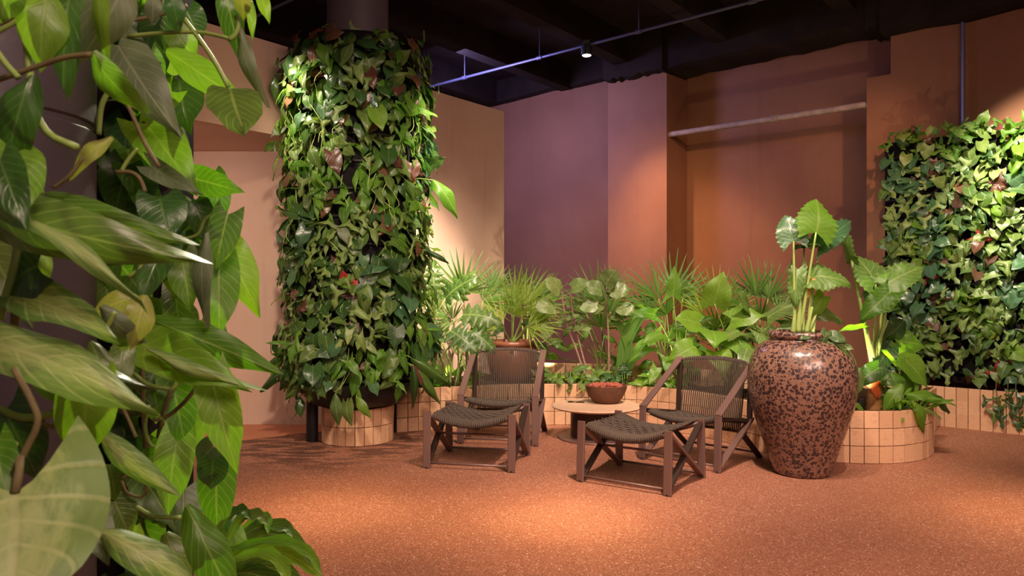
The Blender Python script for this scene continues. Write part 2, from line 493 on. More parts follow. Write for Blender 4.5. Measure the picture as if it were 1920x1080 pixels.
# ------------------------------------------------------------------ leaves (unit length along +Y, face up +Z)
def leaf_geo(kind, seed=0):
    r = random.Random(seed * 31 + hash_(kind))
    nv, ss = 8, (-1, -.5, 0, .5, 1)
    W, lobe, fold, droop, wavy = .8, .2, .25, .2, .03
    prof = lambda v: math.sin(math.pi * (.25 + .75 * v)) ** .9
    edge = lambda v, s: 1.0
    if kind == 'heart':
        W, lobe, fold, droop, nv = .84, .26, .22, .24, 11
    elif kind == 'bigheart':
        W, lobe, fold, droop, wavy, nv = .8, .56, .14, .15, .02, 16
        ss = (-1, -.75, -.5, -.25, 0, .25, .5, .75, 1)
    elif kind == 'arrow':
        W, lobe, fold = .74, .36, .2
        prof = lambda v: (1 - v) ** .72 * (1 - .25 * math.sin(math.pi * min(1, v * 2)))
    elif kind == 'ivy':
        W, lobe, fold, nv = 1.0, .22, .18, 10
        prof = lambda v: max(0, (1 - v)) ** .75
        edge = lambda v, s: (.70 + .42 * math.cos((v - .12) * 2 * math.pi * 1.5)) if abs(s) > .6 else 1.0
    elif kind == 'oval':
        W, lobe, fold, droop = .52, .03, .22, .3
        nv = 11; prof = lambda v: math.sin(math.pi * (.06 + .94 * v)) ** .8
    elif kind == 'lance':
        W, lobe, fold, droop, nv = .26, .0, .3, .35, 10
        prof = lambda v: math.sin(math.pi * (.05 + .95 * v)) ** .75
    elif kind == 'round':
        W, lobe, fold, droop = .98, .10, .12, .1
        prof = lambda v: math.sin(math.pi * (.16 + .84 * v)) ** .6
    elif kind == 'alo':
        W, lobe, fold, droop, wavy, nv = .80, .30, .16, .16, .035, 30
        ss = (-1, -.85, -.5, 0, .5, .85, 1)
        edge = lambda v, s: 1 + (.075 * math.sin(v * 2 * math.pi * 9 + .7) if abs(s) > .95 else 0)
    elif kind == 'split':
        W, lobe, fold, droop, nv = .78, .12, .16, .22, 33
        ss = (-1, -.45, 0, .45, 1)
        prof = lambda v: math.sin(math.pi * (.22 + .78 * v)) ** .7
        edge = lambda v, s: (.42 + .58 * (.5 + .5 * math.cos(v * 2 * math.pi * 5.5 + .5)) ** .6) if abs(s) > .9 else 1.0
    elif kind == 'strap':
        W, lobe, fold, droop, nv = .13, 0, .35, .55, 12
        prof = lambda v: math.sin(math.pi * (.08 + .92 * v)) ** .6
    elif kind == 'tonguewavy':
        W, lobe, fold, droop, wavy, nv = .27, .0, .35, .5, .03, 16
        prof = lambda v: math.sin(math.pi * (.07 + .93 * v)) ** .7
    droop *= r.uniform(.5, 1.6); fold *= r.uniform(.4, 1.6); W *= r.uniform(.92, 1.1)
    tw = r.uniform(-.12, .12); ph = r.uniform(0, 6.28)
    vs, uv = [], []
    for i in range(nv + 1):
        v = i / nv
        w_ = W / 2 * prof(min(v, 1)) if i < nv else .0
        for s in ss:
            x = s * w_ * edge(v, s)
            y = v - lobe * abs(s) ** 1.5 * (1 - v) ** 2.2
            z = fold * abs(x) - droop * v * v + wavy * math.sin(v * 11 + ph + (2 if s > 0 else 0)) * abs(s) - .25 * droop * s * s
            if kind in ('alo',) and abs(s) > .9: z += .03 * math.sin(v * 2 * math.pi * 9 + 2)
            if v > .68 and kind in ('heart', 'bigheart', 'oval', 'arrow', 'lance'): x *= 1 - .27 * math.sin((v - .68) / .32 * math.pi * .75)
            x += tw * v * v
            vs.append((x, y * (1 - .12 * droop * v), z))
            uv.append((s * .5 + .5, v))
    m = len(ss)
    fs = [(i * m + j, i * m + j + 1, (i + 1) * m + j + 1, (i + 1) * m + j) for i in range(nv) for j in range(m - 1)]
    return np.array(vs), fs, np.array(uv)


def hash_(s):
    h = 0
    for ch in s: h = (h * 131 + ord(ch)) % 100003
    return h


def fan_geo(seed, nseg=18, span=210, inner=.34, stiff=.8):
    r = random.Random(seed + 900)
    span = r.uniform(130, 200); nseg = int(span / 10.5)
    vs, fs, uv = [], [], []
    for k in range(nseg):
        a = R(-span / 2 + span * k / (nseg - 1))
        L = (.72 + .28 * math.cos(a * .8)) * r.uniform(.93, 1.05)
        da = R(span / (nseg - 1)) * .5
        dz = r.uniform(-.05, .05)
        n0 = len(vs)
        dz += .16 * math.sin(k * 1.3 + seed)
        for rr, wd, dr in ((.03, .9, 0), (inner * .55, 1.0, .0), (inner, .95, .02), (.72, .42, .07), (.9, .2, .14), (1.0, .03, .2 + (1 - stiff) * .3)):
            d = rr * L
            hw = math.tan(da) * d * wd if rr <= inner else math.tan(da) * inner * L * wd
            ca, sa = math.sin(a), math.cos(a)
            for q in (-1, 0, 1):
                x = ca * d + sa * q * hw
                y = sa * d - ca * q * hw
                z = (0 if q else -.35 * hw) + .10 * math.cos(a * 2) * d * .3 - dr * (1 - stiff * .5) - .12 * abs(math.sin(a)) * d + dz * rr
                vs.append((x, y, z)); uv.append((.5 + q * .5, rr))
        for i in range(5):
            for j in range(2):
                fs.append((n0 + i * 3 + j, n0 + i * 3 + j + 1, n0 + (i + 1) * 3 + j + 1, n0 + (i + 1) * 3 + j))
    return np.array(vs), fs, np.array(uv)


_gcache, _mcache = {}, {}


def geo(kind, seed):
    k = (kind, seed)
    if k not in _gcache:
        _gcache[k] = fan_geo(seed) if kind == 'fan' else leaf_geo(kind, seed)
    return _gcache[k]


def leaf_mesh(kind, seed, mat):
    k = (kind, seed, mat)
    if k not in _mcache:
        b = MB()
        b.add(*geo(kind, seed))
        _mcache[k] = b.mesh('leaf_' + kind, mat, smooth=True)
    return _mcache[k]


def frame(base, axis, normal, L, sx=1.0, sz=1.0):
    y = Vector(axis).normalized()
    z = Vector(normal)
    z = z - y * z.dot(y)
    if z.length < 1e-5: z = y.orthogonal()
    z.normalize()
    x = y.cross(z)
    z = z * sz
    m = Matrix((( x.x * L * sx, y.x * L, z.x * L, base[0]), (x.y * L * sx, y.y * L, z.y * L, base[1]), (x.z * L * sx, y.z * L, z.z * L, base[2]), (0, 0, 0, 1)))
    return m


class Plant:
    def __init__(s, name, loc, label, cat='plant', group=None):
        s.o = empty(name, loc, label, cat, group)
        s.p = Vector(loc)
        s.inv = Matrix.Translation(-s.p)

    def leaf(s, kind, mat, base, axis, normal, L, sx=1.0, part='leaf', seed=None, nvar=6, sz=None):
        sd = rnd.randrange(nvar) if seed is None else seed
        return put(part, leaf_mesh(kind, sd, mat), s.o, s.inv @ frame(base, axis, normal, L, sx, sz if sz is not None else (1 if kind == 'fan' else rnd.uniform(.9, 1.9))))

    def tube(s, pts, rad, mat='stem', part='stem', n=6, k=9):
        c = [p - s.p for p in curve(pts, k)]
        if hasattr(rad, '__len__'):
            rr = [rad[0] + (rad[1] - rad[0]) * i / k for i in range(k + 1)]
        else: rr = rad
        return MB().tube(c, rr, n).build(part, mat, s.o, smooth=True)

    def petleaf(s, kind, mat, root, hub, axis, normal, L, sx=1.0, rad=.006, smat='stem', part='leaf', bow=.15, seed=None):
        root, hub = Vector(root), Vector(hub)
        mid = (root + hub) / 2
        out = Vector((hub.x - root.x, hub.y - root.y, 0))
        mid = mid - out * bow + Vector((0, 0, (hub - root).length * bow * .6))
        s.tube([root, mid, hub], (rad * 1.25, rad * .8), smat)
        s.leaf(kind, mat, hub, axis, normal, L, sx, part, seed)


# ------------------------------------------------------------------ the setting
def struct(name, mb, mat, parent=None, smooth=False):
    o = mb.build(name, mat, parent, smooth)
    if parent is None: o['kind'] = 'structure'
    return o


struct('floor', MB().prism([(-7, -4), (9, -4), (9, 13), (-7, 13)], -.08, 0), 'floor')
struct('trim_1', MB().prism([(-6, 6.66), (-1.15, 6.66), (-1.3, 6.45), (-1.95, 6.1), (-2.13, 5.94), (-3.4, 5.5), (-6, 4.9)], 0, .006), 'curb')

Pe = Vector((-.085, 8.24)); Pc = Vector((-1.27, 6.64)); cdir = (Pe - Pc).normalized()
Ps = Pc - cdir * 6.2
thk = Vector((-cdir.y, cdir.x)) * .28
struct('wall_left_upper', MB().prism([tuple(Ps), tuple(Pc), (Ps.x, Pc.y + .05), (Ps.x - .5, Ps.y)], 2.35, 3.05), 'cream')
struct('wall_left_lower', MB().prism([(-6.5, 6.64), (Pc.x, 6.64), (Pc.x, 6.9), (-6.5, 6.9)], 0, 2.36), 'cream')
struct('wall_left', MB().prism([tuple(Pc), tuple(Pe), tuple(Pe + thk), tuple(Pc + thk)], 0, 3.05), 'cream')

O = Vector((3.69, 6.57)); wd = Vector((.733, -.68)).normalized(); bk = Vector((.68, .733)).normalized()


def wp(t, b):
    p = O + wd * t + bk * b
    return (p.x, p.y)


def tpx(px, b):
    k = (px - CX) / F
    q = O + bk * b
    return (k * q.y - q.x) / (wd.x - k * wd.y)


A, Bk, Cc, E = .80, .35, .80, .36
tA0, tB0, tB1 = tpx(820, A), tpx(1140, Bk), tpx(1250, Bk)
tD, tE = tpx(1625, E), tpx(1670, E)


def wallseg(name, t0, t1, b0, b1, z1, z0=0):
    return struct(name, MB().prism([wp(t0, b0), wp(t1, b0), wp(t1, b1), wp(t0, b1)], z0, z1), 'brown')


wallseg('wall_back', tA0 - 3, tB0, A, 1.2, 3.9)
wallseg('trim_2', tB0, tB1, Bk, 1.2, 3.72)                      # the pilaster
wallseg('wall_back_recess', tB1, tD, Cc, 1.2, 3.75)
wallseg('trim_3', tD, tE, E, 1.2, 3.17)                          # the lower block
wallseg('wall_back_upper', tD, tE, Cc - .1, 1.2, 3.75, 3.17)
wallseg('wall_right', tE, 5, E, 1.2, 3.66)

ceil = struct('ceiling', MB().prism([(-7, -4), (9, -4), (9, 13), (-7, 13)], 4.15, 4.3), 'ceiling')
bd = cdir
for i, x0 in enumerate([-3.6, -2.0, -.37 - 1.85 * .0, 1.12, 2.68, 4.3, 5.9]):
    p0 = Vector((x0 if i != 2 else -.37, 8.9)) - bd * 10
    p1 = p0 + bd * 13.5
    sd = Vector((bd.y, -bd.x)) * .09
    # stop at the rear wall
    den = bk.dot(bd)
    tt = (bk.dot(O + bk * (Cc - .02)) - bk.dot(p0)) / den
    p1 = p0 + bd * min(tt, 13.5)
    MB().prism([tuple(p0 - sd), tuple(p0 + sd), tuple(p1 + sd), tuple(p1 - sd)], 3.82, 4.16).build('beam', 'ceiling', ceil)
# edge beam along the rear wall, its rough underside in lengths of uneven depth
for t0, t1, b0, z0 in ((tA0 - 3, tB0, A - .10, 3.84), (tB0, tB1, Bk - .1, 3.64), (tB1, tD + .06, Bk - .05, 3.66), (tD + .02, tE + .1, E - .1, 3.60), (tE - .05, 5, E - .16, 3.52)):
    b = MB()
    n = 16
    vs = []
    for i in range(n + 1):
        t = t0 + (t1 - t0) * i / n
        dz = rnd.uniform(-.02, .02)
        for bb, z in ((b0, 4.16), (b0, z0 + dz + .02), (b0 + .10, z0 + dz), (1.15, z0 + dz), (1.15, 4.16)):
            x, y = wp(t, bb)
            vs.append((x, y, z))
    b.add(vs, [(i * 5 + j, (i + 1) * 5 + j, (i + 1) * 5 + (j + 1) % 5, i * 5 + (j + 1) % 5) for i in range(n) for j in range(5)] + [(0, 1, 2, 3, 4), tuple(n * 5 + q for q in (4, 3, 2, 1, 0))])
    b.build('beam', 'ceiling', ceil)

# pipes, conduits
px0 = tpx(1256, .40)
pp = MB(); pts = [Vector((*wp(tB1, .41), 2.93)), Vector((*wp(tD, .41), 2.93))]
pp.tube([pts[0].lerp(pts[1], i / 12) for i in range(13)], .032, 12)
for fr in (.56, .57, .58):
    c0 = pts[0].lerp(pts[1], fr); c1 = pts[0].lerp(pts[1], fr + .008)
    pp.tube([c0, c1], .042, 12)
o = pp.build('wall_pipe', 'pipe', None, smooth=True, sharp=40)
tag(o, 'weathered horizontal metal pipe spanning the recess in the terracotta rear wall', 'pipe')

c0 = Vector((-.38, 9.2, 3.72)); wd3 = Vector((wd.x, wd.y, 0))
cb = MB().tube([c0 - wd3 * 1.0, c0 + wd3 * 6], .016, 8)
for k in (-.3, .9, 2.2, 3.4, 4.4):
    cb.tube([c0 + wd3 * k, c0 + wd3 * (k + .07)], .024, 8)
    cb.tube([c0 + wd3 * (k + .035), c0 + wd3 * (k + .035) + Vector((0, 0, .45))], .006, 5)
tag(cb.build('conduit', 'conduit', None, smooth=True, sharp=40), 'thin bluish conduit crossing the black ceiling past the lit round spotlight', 'conduit')
c1 = at(480, 30, 7.6); c2 = c1 + wd3 * .9
cb = MB().tube([c1 - wd3 * 1.0, c2], .016, 8)
cb.tube([c1 + wd3 * .2, c1 + wd3 * .2 + Vector((0, 0, 4.2 - c1.z))], .006, 5)
tag(cb.build('conduit', 'conduit', None, smooth=True, sharp=40), 'short bluish conduit running under the ceiling behind the living column', 'conduit')
vx = Vector((*wp(tpx(1805, E - .03), E - .03), 0))
cb = MB().tube([vx + Vector((0, 0, 2.3)), vx + Vector((0, 0, 3.62))], .014, 8)
cb.tube([vx + Vector((0, 0, 3.2)), vx + Vector((0, 0, 3.23))], .02, 8)
tag(cb.build('conduit', 'conduit', None, smooth=True, sharp=40), 'vertical dark conduit on the wall above the plant wall panel', 'conduit')

# the lit spotlight on the conduit
lt = c0 + wd3 * 0
tsp = (1100 - CX) / F
tk = (tsp * c0.y - c0.x) / (wd.x - tsp * wd.y)
lp = c0 + wd3 * tk
sl = empty('ceiling_spotlight', lp, 'small round black spotlight glowing on the ceiling conduit', 'spotlight')
hs = MB().lathe([(.055, .0), (.06, -.02), (.06, -.10), (.05, -.105)], 24).build('housing', 'steel', sl, True, 40)
MB().lathe([(.044, -.1045), (.044, -.109)], 24).build('lens', 'lens', hs, True, 40)
MB().box((-.03, -.03, -.01), (.03, .03, .05)).build('mount', 'steel', sl)
spot('ceiling_spot_beam', lp + Vector((0, 0, -.13)), lp + Vector((1.0, .45, -2.6)), 190, 72, .9, (1, .6, .34), .04)

# pillars
pb = MB()
pc = Vector((-1.245, 1.78))
prof = [(.255, 0), (.255, .72), (.249, .725), (.249, .735), (.255, .74), (.255, 1.565), (.249, 1.57), (.249, 1.582), (.255, 1.587), (.255, 2.5), (.249, 2.505), (.249, 2.515), (.255, 2.52), (.255, 4.15)]
np_ = empty('concrete_pillar', (pc.x, pc.y, 0), 'dark smooth round concrete pillar wrapped by the pale arrowhead vine', 'pillar')
np_['kind'] = 'thing'
MB().lathe(prof, 64).build('shaft', 'dark_pillar', np_, True, 30)


# ------------------------------------------------------------------ planters
def resample(pts, step):
    c = curve([Vector((x, y, 0)) for x, y in pts], 400)
    out, acc = [c[0]], 0
    for a, b in zip(c, c[1:]):
        acc += (b - a).length
        if acc >= step:
            out.append(b); acc = 0
    return out


def tile_band(root, pts, rows, tw, th, tmesh, core=.05, z0=0):
    p = resample(pts, tw)
    rp = root.location
    n = 0
    core_b = MB()
    vs = []
    for i, q in enumerate(p):
        t = (p[min(i + 1, len(p) - 1)] - p[max(i - 1, 0)]).normalized()
        inn = Vector((-t.y, t.x, 0))
        a = q + inn * .012; b = q + inn * (core + .02)
        for (v, z) in ((a, z0), (a, z0 + rows * th - .004), (b, z0 + rows * th - .004), (b, z0)):
            vs.append((v.x - rp.x, v.y - rp.y, z - rp.z))
    k = len(p)
    fs = [(i * 4 + j, (i + 1) * 4 + j, (i + 1) * 4 + (j + 1) % 4, i * 4 + (j + 1) % 4) for i in range(k - 1) for j in range(4)]
    fs += [(0, 1, 2, 3), tuple((k - 1) * 4 + j for j in (3, 2, 1, 0))]
    core_b.add(vs, fs).build('planter_wall', 'grout', root)
    for i in range(k - 1):
        a, b = p[i], p[i + 1]
        t = (b - a)
        L = t.length
        ang = math.atan2(t.y, t.x)
        for r in range(rows):
            jx = rnd.uniform(-.0022, .0022)
            m = Matrix.Translation(Vector(((a.x + b.x) / 2 - rp.x, (a.y + b.y) / 2 - rp.y, z0 + (r + .5) * th - rp.z))) @ Matrix.Rotation(ang, 4, 'Z') @ Matrix.Translation((0, jx, 0)) @ Matrix.Diagonal((L / tw, 1, 1, 1))
            put('tile', tmesh, root, m)
            n += 1
    return n


def tile_mesh(tw, th, gap=.0048):
    b = MB().box((-tw / 2 + gap / 2, -.006, -th / 2 + gap / 2), (tw / 2 - gap / 2, .016, th / 2 - gap / 2), .0014)
    return b.mesh('tile', 'tile')


TM = tile_mesh(.088, .118)
front = [(-.94, 6.29), (-.708, 6.40), (-.317, 6.54), (0, 6.62), (.32, 6.645), (.64, 6.64), (1.074, 6.50), (1.386, 6.27), (1.596, 5.97), (1.787, 5.58), (1.98, 5.35), (2.198, 5.235), (2.475, 5.2), (2.70, 5.25), (2.9, 5.39), (3.05, 5.60), (3.16, 5.86), (3.30, 6.13), (3.52, 6.42)]
wpl = empty('tiled_planter', (.5, 6.7, 0), 'long low winding planter bed faced with square travertine tiles', 'planter')
print('tiles', tile_band(wpl, front, 3, .088, .118, TM))
tier = [(-.2, 7.95), (.35, 7.62), (.9, 7.48), (1.4, 7.25), (1.9, 6.9), (2.4, 6.75), (3.0, 6.8), (3.4, 6.75)]
tpl = empty('tiled_planter', (.9, 7.5, 0), 'taller rear planter tier of travertine tiles standing behind the bed plants', 'planter')
TM2 = tile_mesh(.10, .11)
print('tiles', tile_band(tpl, tier, 4, .10, .11, TM2))
side = [wp(-.28, 0), wp(.5, 0), wp(1.2, 0), wp(2.0, 0)]
spl = empty('tiled_planter', (*wp(.6, .1), 0), 'straight tiled planter trough under the hanging plant wall', 'planter')
print('tiles', tile_band(spl, side, 3, .088, .112, TM))


def strip(root, a, b, za, zb, name='soil', mat='soil'):
    n = 60
    ca = curve([Vector((x, y, 0)) for x, y in a], n); cb_ = curve([Vector((x, y, 0)) for x, y in b], n)
    rp = root.location
    vs = []
    m = 5
    for p, q in zip(ca, cb_):
        for j in range(m):
            f = j / (m - 1)
            v = p.lerp(q, f)
            vs.append((v.x - rp.x, v.y - rp.y, za + (zb - za) * f + rnd.uniform(-.012, .012) - rp.z))
    MB().add(vs, [(i * m + j, (i + 1) * m + j, (i + 1) * m + j + 1, i * m + j + 1) for i in range(n) for j in range(m - 1)]).build(name, mat, root, True)


inner = [(x + .03, y + .06) for x, y in front[:8]] + [(x + .06, y + .03) for x, y in front[8:11]] + [(x, y + .07) for x, y in front[11:14]] + [(x - .07, y + .03) for x, y in front[14:]]
strip(wpl, inner, [(-.92, 7.05), (-.42, 7.72), (-.15, 7.8), (.35, 7.58), (.6, 7.5), (.9, 7.42), (1.2, 7.3), (1.5, 7.12), (1.7, 6.97), (1.85, 6.86), (2.0, 6.82), (2.2, 6.74), (2.4, 6.70), (2.7, 6.72), (2.9, 6.74), (3.1, 6.74), (3.2, 6.74), (3.3, 6.72), (3.5, 6.60)], .30, .30)
strip(tpl, [(x + .03, y + .06) for x, y in tier], [wp(tpx(p, A) if p < 1250 else tpx(p, Cc), (A if p < 1250 else Cc) - .01) for p in (948, 1060, 1150, 1240, 1330, 1450, 1560, 1640)], .38, .10)
strip(spl, [wp(-.25, .06), wp(.5, .06), wp(1.2, .06), wp(2.0, .06)], [wp(-.25, .33), wp(.5, .33), wp(1.2, .33), wp(2.0, .33)], .29, .29)

# ------------------------------------------------------------------ chairs
HW = .305


def bar(b, p, q, x, wdt=.05, th=.020):
    """flat bar from p to q (each (u, z)) in the plane at x; wide across x."""
    p = Vector((p[0], p[1])); q = Vector((q[0], q[1]))
    d = (q - p).normalized(); n = Vector((-d.y, d.x))
    p = p - d * .008; q = q + d * .008
    c = .004
    prof = [(-wdt / 2 + c, -th / 2), (wdt / 2 - c, -th / 2), (wdt / 2, -th / 2 + c), (wdt / 2, th / 2 - c), (wdt / 2 - c, th / 2), (-wdt / 2 + c, th / 2), (-wdt / 2, th / 2 - c), (-wdt / 2, -th / 2 + c)]
    vs = []
    for e in (p, q):
        for a, t in prof:
            g = e + n * t
            vs.append((x + a, g.x, g.y))
    fs = [(i, (i + 1) % 8, 8 + (i + 1) % 8, 8 + i) for i in range(8)] + [tuple(range(8))[::-1], tuple(range(8, 16))]
    b.add(vs, fs)


def rod(name, root, f, u_z, n=16, r=.009, mat='bronze'):
    b = MB()
    b.tube([f(-1 + 2 * i / n) for i in range(n + 1)], r, 8)
    return b.build(name, mat, root, True)


def cord_panel(name, root, n, half, fn, r=.0062):
    """cords side by side; fn(s) gives the polyline of the cord at s in -1..1."""
    b = MB()
    for i in range(n):
        s = -1 + 2 * (i + .5) / n
        b.tube(fn(s), r, 5)
    o = b.build(name, 'rope', root, True)
    o['kind'] = 'stuff'
    return o


def make_stool(loc, rz, label):
    t = empty('footstool', loc, label, 'footstool', None, rz)
    D, H = .52, .36
    for sx in (-1, 1):
        x = sx * (HW - .02)
        for (p, q, nm) in (((-D / 2, .012), (-D / 2 + .015, H), 'leg'), ((D / 2, .012), (D / 2 - .015, H), 'leg')):
            b = MB(); bar(b, p, q, x); b.build(nm, 'bronze', t)
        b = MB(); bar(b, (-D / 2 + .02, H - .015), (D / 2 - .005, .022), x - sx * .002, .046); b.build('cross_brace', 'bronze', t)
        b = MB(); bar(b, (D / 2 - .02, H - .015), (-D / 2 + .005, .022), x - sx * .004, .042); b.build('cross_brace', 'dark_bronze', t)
        b = MB()
        for u in (-D / 2, D / 2):
            b.lathe([(.012, 0), (.012, .012)], 10, c=(x, u, 0))
        b.build('foot', 'black', t)
    for u, z in ((-D / 2 + .01, .035), (D / 2 - .01, .035), (0, .185)):
        rod('cross_rod', t, lambda s, u=u, z=z: (s * (HW - .03), u, z), None, 2, .008)
    sag = lambda s: .055 * (1 - s * s)
    zt = H - .018
    inx = HW - .055
    for u in (-D / 2 + .03, D / 2 - .03):
        rod('seat_rail', t, lambda s, u=u: (s * (HW - .03), u, zt - sag(s)), None, 16, .011)

    def cord(s):
        x = s * inx; z = zt - sag(s)
        pts = []
        for a in range(-90, 91, 45):
            pts.append((x, -D / 2 + .03 - .018 * math.cos(R(a)) , z + .018 * math.sin(R(a))))
        pts += [(x, -D / 6, z + .010), (x, D / 6, z + .010)]
        for a in range(90, -91, -45):
            pts.append((x, D / 2 - .03 + .018 * math.cos(R(a)), z + .018 * math.sin(R(a))))
        return pts
    seat = cord_panel('cord_seat', t, 36, inx, cord, .0074)
    b = MB()
    for k in range(9):
        u = -D / 2 + .07 + (D - .14) * k / 8
        b.tube([(-inx * 1.0 + 2 * inx * i / 16, u, zt - sag(-1 + i / 8) + .0185 + .003 * (1 if (i + k) % 2 else -1)) for i in range(17)], .0045, 5)
    o = b.build('cross_cord', 'rope', seat, True); o['kind'] = 'stuff'
    return t


def make_chair(loc, rz, label):
    t = empty('lounge_chair', loc, label, 'chair', None, rz)
    D = .60
    H = .365
    top = (.20, .665)          # of the arm
    f0 = -D / 2
    for sx in (-1, 1):
        x = sx * (HW - .02)
        b = MB(); bar(b, (f0, .012), (f0 + .012, H), x); b.build('leg', 'bronze', t)
        b = MB(); bar(b, (f0 + .012, H), top, x); b.build('arm', 'bronze', t)
        b = MB(); bar(b, (f0, .016), (.17, .285), x - sx * .002, .046); b.build('strut', 'bronze', t)
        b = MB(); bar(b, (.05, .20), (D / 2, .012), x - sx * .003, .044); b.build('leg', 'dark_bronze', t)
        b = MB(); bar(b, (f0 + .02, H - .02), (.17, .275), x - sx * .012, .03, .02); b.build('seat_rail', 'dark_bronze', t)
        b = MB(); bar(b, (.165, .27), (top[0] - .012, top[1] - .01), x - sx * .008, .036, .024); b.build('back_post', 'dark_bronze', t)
        b = MB()
        for u in (f0, D / 2):
            b.lathe([(.012, 0), (.012, .012)], 10, c=(x, u, 0))
        b.build('foot', 'black', t)
    for u, z in ((f0 + .012, .04), (D / 2 - .02, .04)):
        rod('cross_rod', t, lambda s, u=u, z=z: (s * (HW - .03), u, z), None, 2, .008)
    # seat: rails front and rear with cords between
    inx = HW - .06
    zf, zr = H - .035, .265
    sg = lambda s: .03 * (1 - s * s)
    rod('front_rail', t, lambda s: (s * (HW - .03), f0 + .05 - .025 * (1 - s * s), zf - sg(s)), None, 16, .012)
    rod('rear_rail', t, lambda s: (s * (HW - .03), .165 + .02 * (1 - s * s), zr - sg(s) * .6), None, 16, .011)

    def seatc(s):
        x = s * inx; z = zf - sg(s); u = f0 + .05 - .025 * (1 - s * s)
        pts = [(x, u - .019 * math.cos(R(a)), z + .019 * math.sin(R(a))) for a in range(-110, 91, 40)]
        z2 = zr - sg(s) * .6
        for k in range(1, 5):
            fr = k / 4
            pts.append((x, u + (.165 - u) * fr, z + .019 + (z2 - z) * fr - .018 * math.sin(math.pi * fr)))
        return pts
    seat = cord_panel('cord_seat', t, 40, inx, seatc, .0070)
    b = MB()
    for k in range(9):
        fr = .12 + .8 * k / 8
        pts = []
        for i in range(17):
            s = -1 + i / 8
            z = zf - sg(s); u = f0 + .05 - .025 * (1 - s * s); z2 = zr - sg(s) * .6
            pts.append((s * inx, u + (.165 - u) * fr, z + .0255 + (z2 - z) * fr - .018 * math.sin(math.pi * fr) + .003 * (1 if (i + k) % 2 else -1)))
        b.tube(pts, .0042, 5)
    o = b.build('cross_cord', 'rope', seat, True); o['kind'] = 'stuff'
    # back: a top rail that arches up and bows back, cords down to a low rail
    arch = lambda s: .022 * (1 - s * s)
    bow = lambda s: .045 * (1 - s * s)
    tu, tz = top[0] - .005, top[1] - .012
    rod('top_rail', t, lambda s: (s * (HW - .03), tu + bow(s), tz + arch(s)), None, 16, .011)
    rod('low_rail', t, lambda s: (s * (HW - .03), .12 + bow(s) * .7, .195), None, 16, .010)

    def backc(s):
        x = s * (inx - .004)
        u = tu + bow(s); z = tz + arch(s)
        pts = [(x, u - .017 * math.cos(R(a)), z + .017 * math.sin(R(a))) for a in range(200, -1, -40)]
        u2 = .12 + bow(s) * .7
        for k in range(1, 5):
            fr = k / 4
            pts.append((x, u - .017 + (u2 - u) * fr + .012 * math.sin(math.pi * fr), z + (.195 - z) * fr))
        return pts
    cord_panel('cord_back', t, 32, inx, backc, .0053)
    return t


make_chair((-.06, 6.11, 0), R(-9.5), 'bronze lounge chair with dark cord seat standing before the brown lugged jar')
make_chair((1.31, 5.36, 0), R(-43), 'bronze lounge chair with dark cord back turned sideways beside the tall speckled vase')
make_stool((-.228, 5.27, 0), R(-12), 'low bronze footstool with sagging dark cord top, next to the tiled column planter')
make_stool((.80, 4.775, 0), R(-35), 'low bronze footstool with woven dark cord top, set diagonally before the side table')

# ------------------------------------------------------------------ table, bowl, vase, jar
tb = empty('side_table', (.665, 6.10, 0), 'low round side table with stone top and dark drum base between the chairs', 'table')
MB().lathe([(.30, 0), (.305, .006), (.30, .012), (.20, .013)], 56).build('base_plate', 'bronze', tb, True, 40)
MB().lathe([(.203, .012), (.203, .232)], 56).build('drum', 'dark_bronze', tb, True, 40)
MB().lathe([(.31, .232), (.345, .240), (.352, .250), (.345, .2585), (.335, .260)], 64).build('tabletop', 'stone', tb, True, 50)

bw = empty('bowl', (.755, 6.2, .26), 'rough brown clay bowl filled with red lava rock on the side table', 'bowl')
MB().lathe([(.085, 0), (.10, .004), (.135, .05), (.158, .10), (.168, .135), (.170, .142), (.160, .143), (.155, .12), (.10, .118)], 48).build('body', 'clay', bw, True, 50)
b = MB()
for k in range(70):
    a = rnd.uniform(0, 6.28); rr = .145 * math.sqrt(rnd.random())
    c = Vector((math.cos(a) * rr, math.sin(a) * rr, .128 + rnd.uniform(0, .022) * (1 - rr / .2)))
    s_ = rnd.uniform(.011, .024)
    vs = [c + Vector((math.cos(q) * math.cos(p), math.sin(q) * math.cos(p), math.sin(p) * .8)) * s_ * rnd.uniform(.75, 1.2) for p in (-.8, .4) for q in (0, 1.26, 2.5, 3.77, 5.0)] + [c + Vector((0, 0, s_))]
    b.add([tuple(v) for v in vs], [(i, (i + 1) % 5, 5 + (i + 1) % 5, 5 + i) for i in range(5)] + [(5 + i, 5 + (i + 1) % 5, 10) for i in range(5)])
o = b.build('lava_rock', 'lava', bw); o['kind'] = 'stuff'

ac = empty('acrylic_stand', at(1080, 757, 6.22) * 1, 'clear acrylic sign holder with a gold sliver standing on the side table', 'sign holder')
ac.location.z = .26
ac.rotation_euler = (0, 0, R(-8))
MB().box((-.066, -.002, .0), (.066, .002, .155)).build('panel', 'acrylic', ac)
MB().box((-.066, -.03, 0), (.066, .03, .004)).build('foot', 'acrylic', ac)
b = MB().add([(-.02, -.0028, .055), (-.016, -.0028, .05), (.045, -.0028, .10), (.04, -.0028, .104), (-.02, -.0032, .055), (-.016, -.0032, .05), (.045, -.0032, .10), (.04, -.0032, .104)], [(0, 1, 2, 3), (7, 6, 5, 4)])
b.build('gold_mark', 'gold', ac)

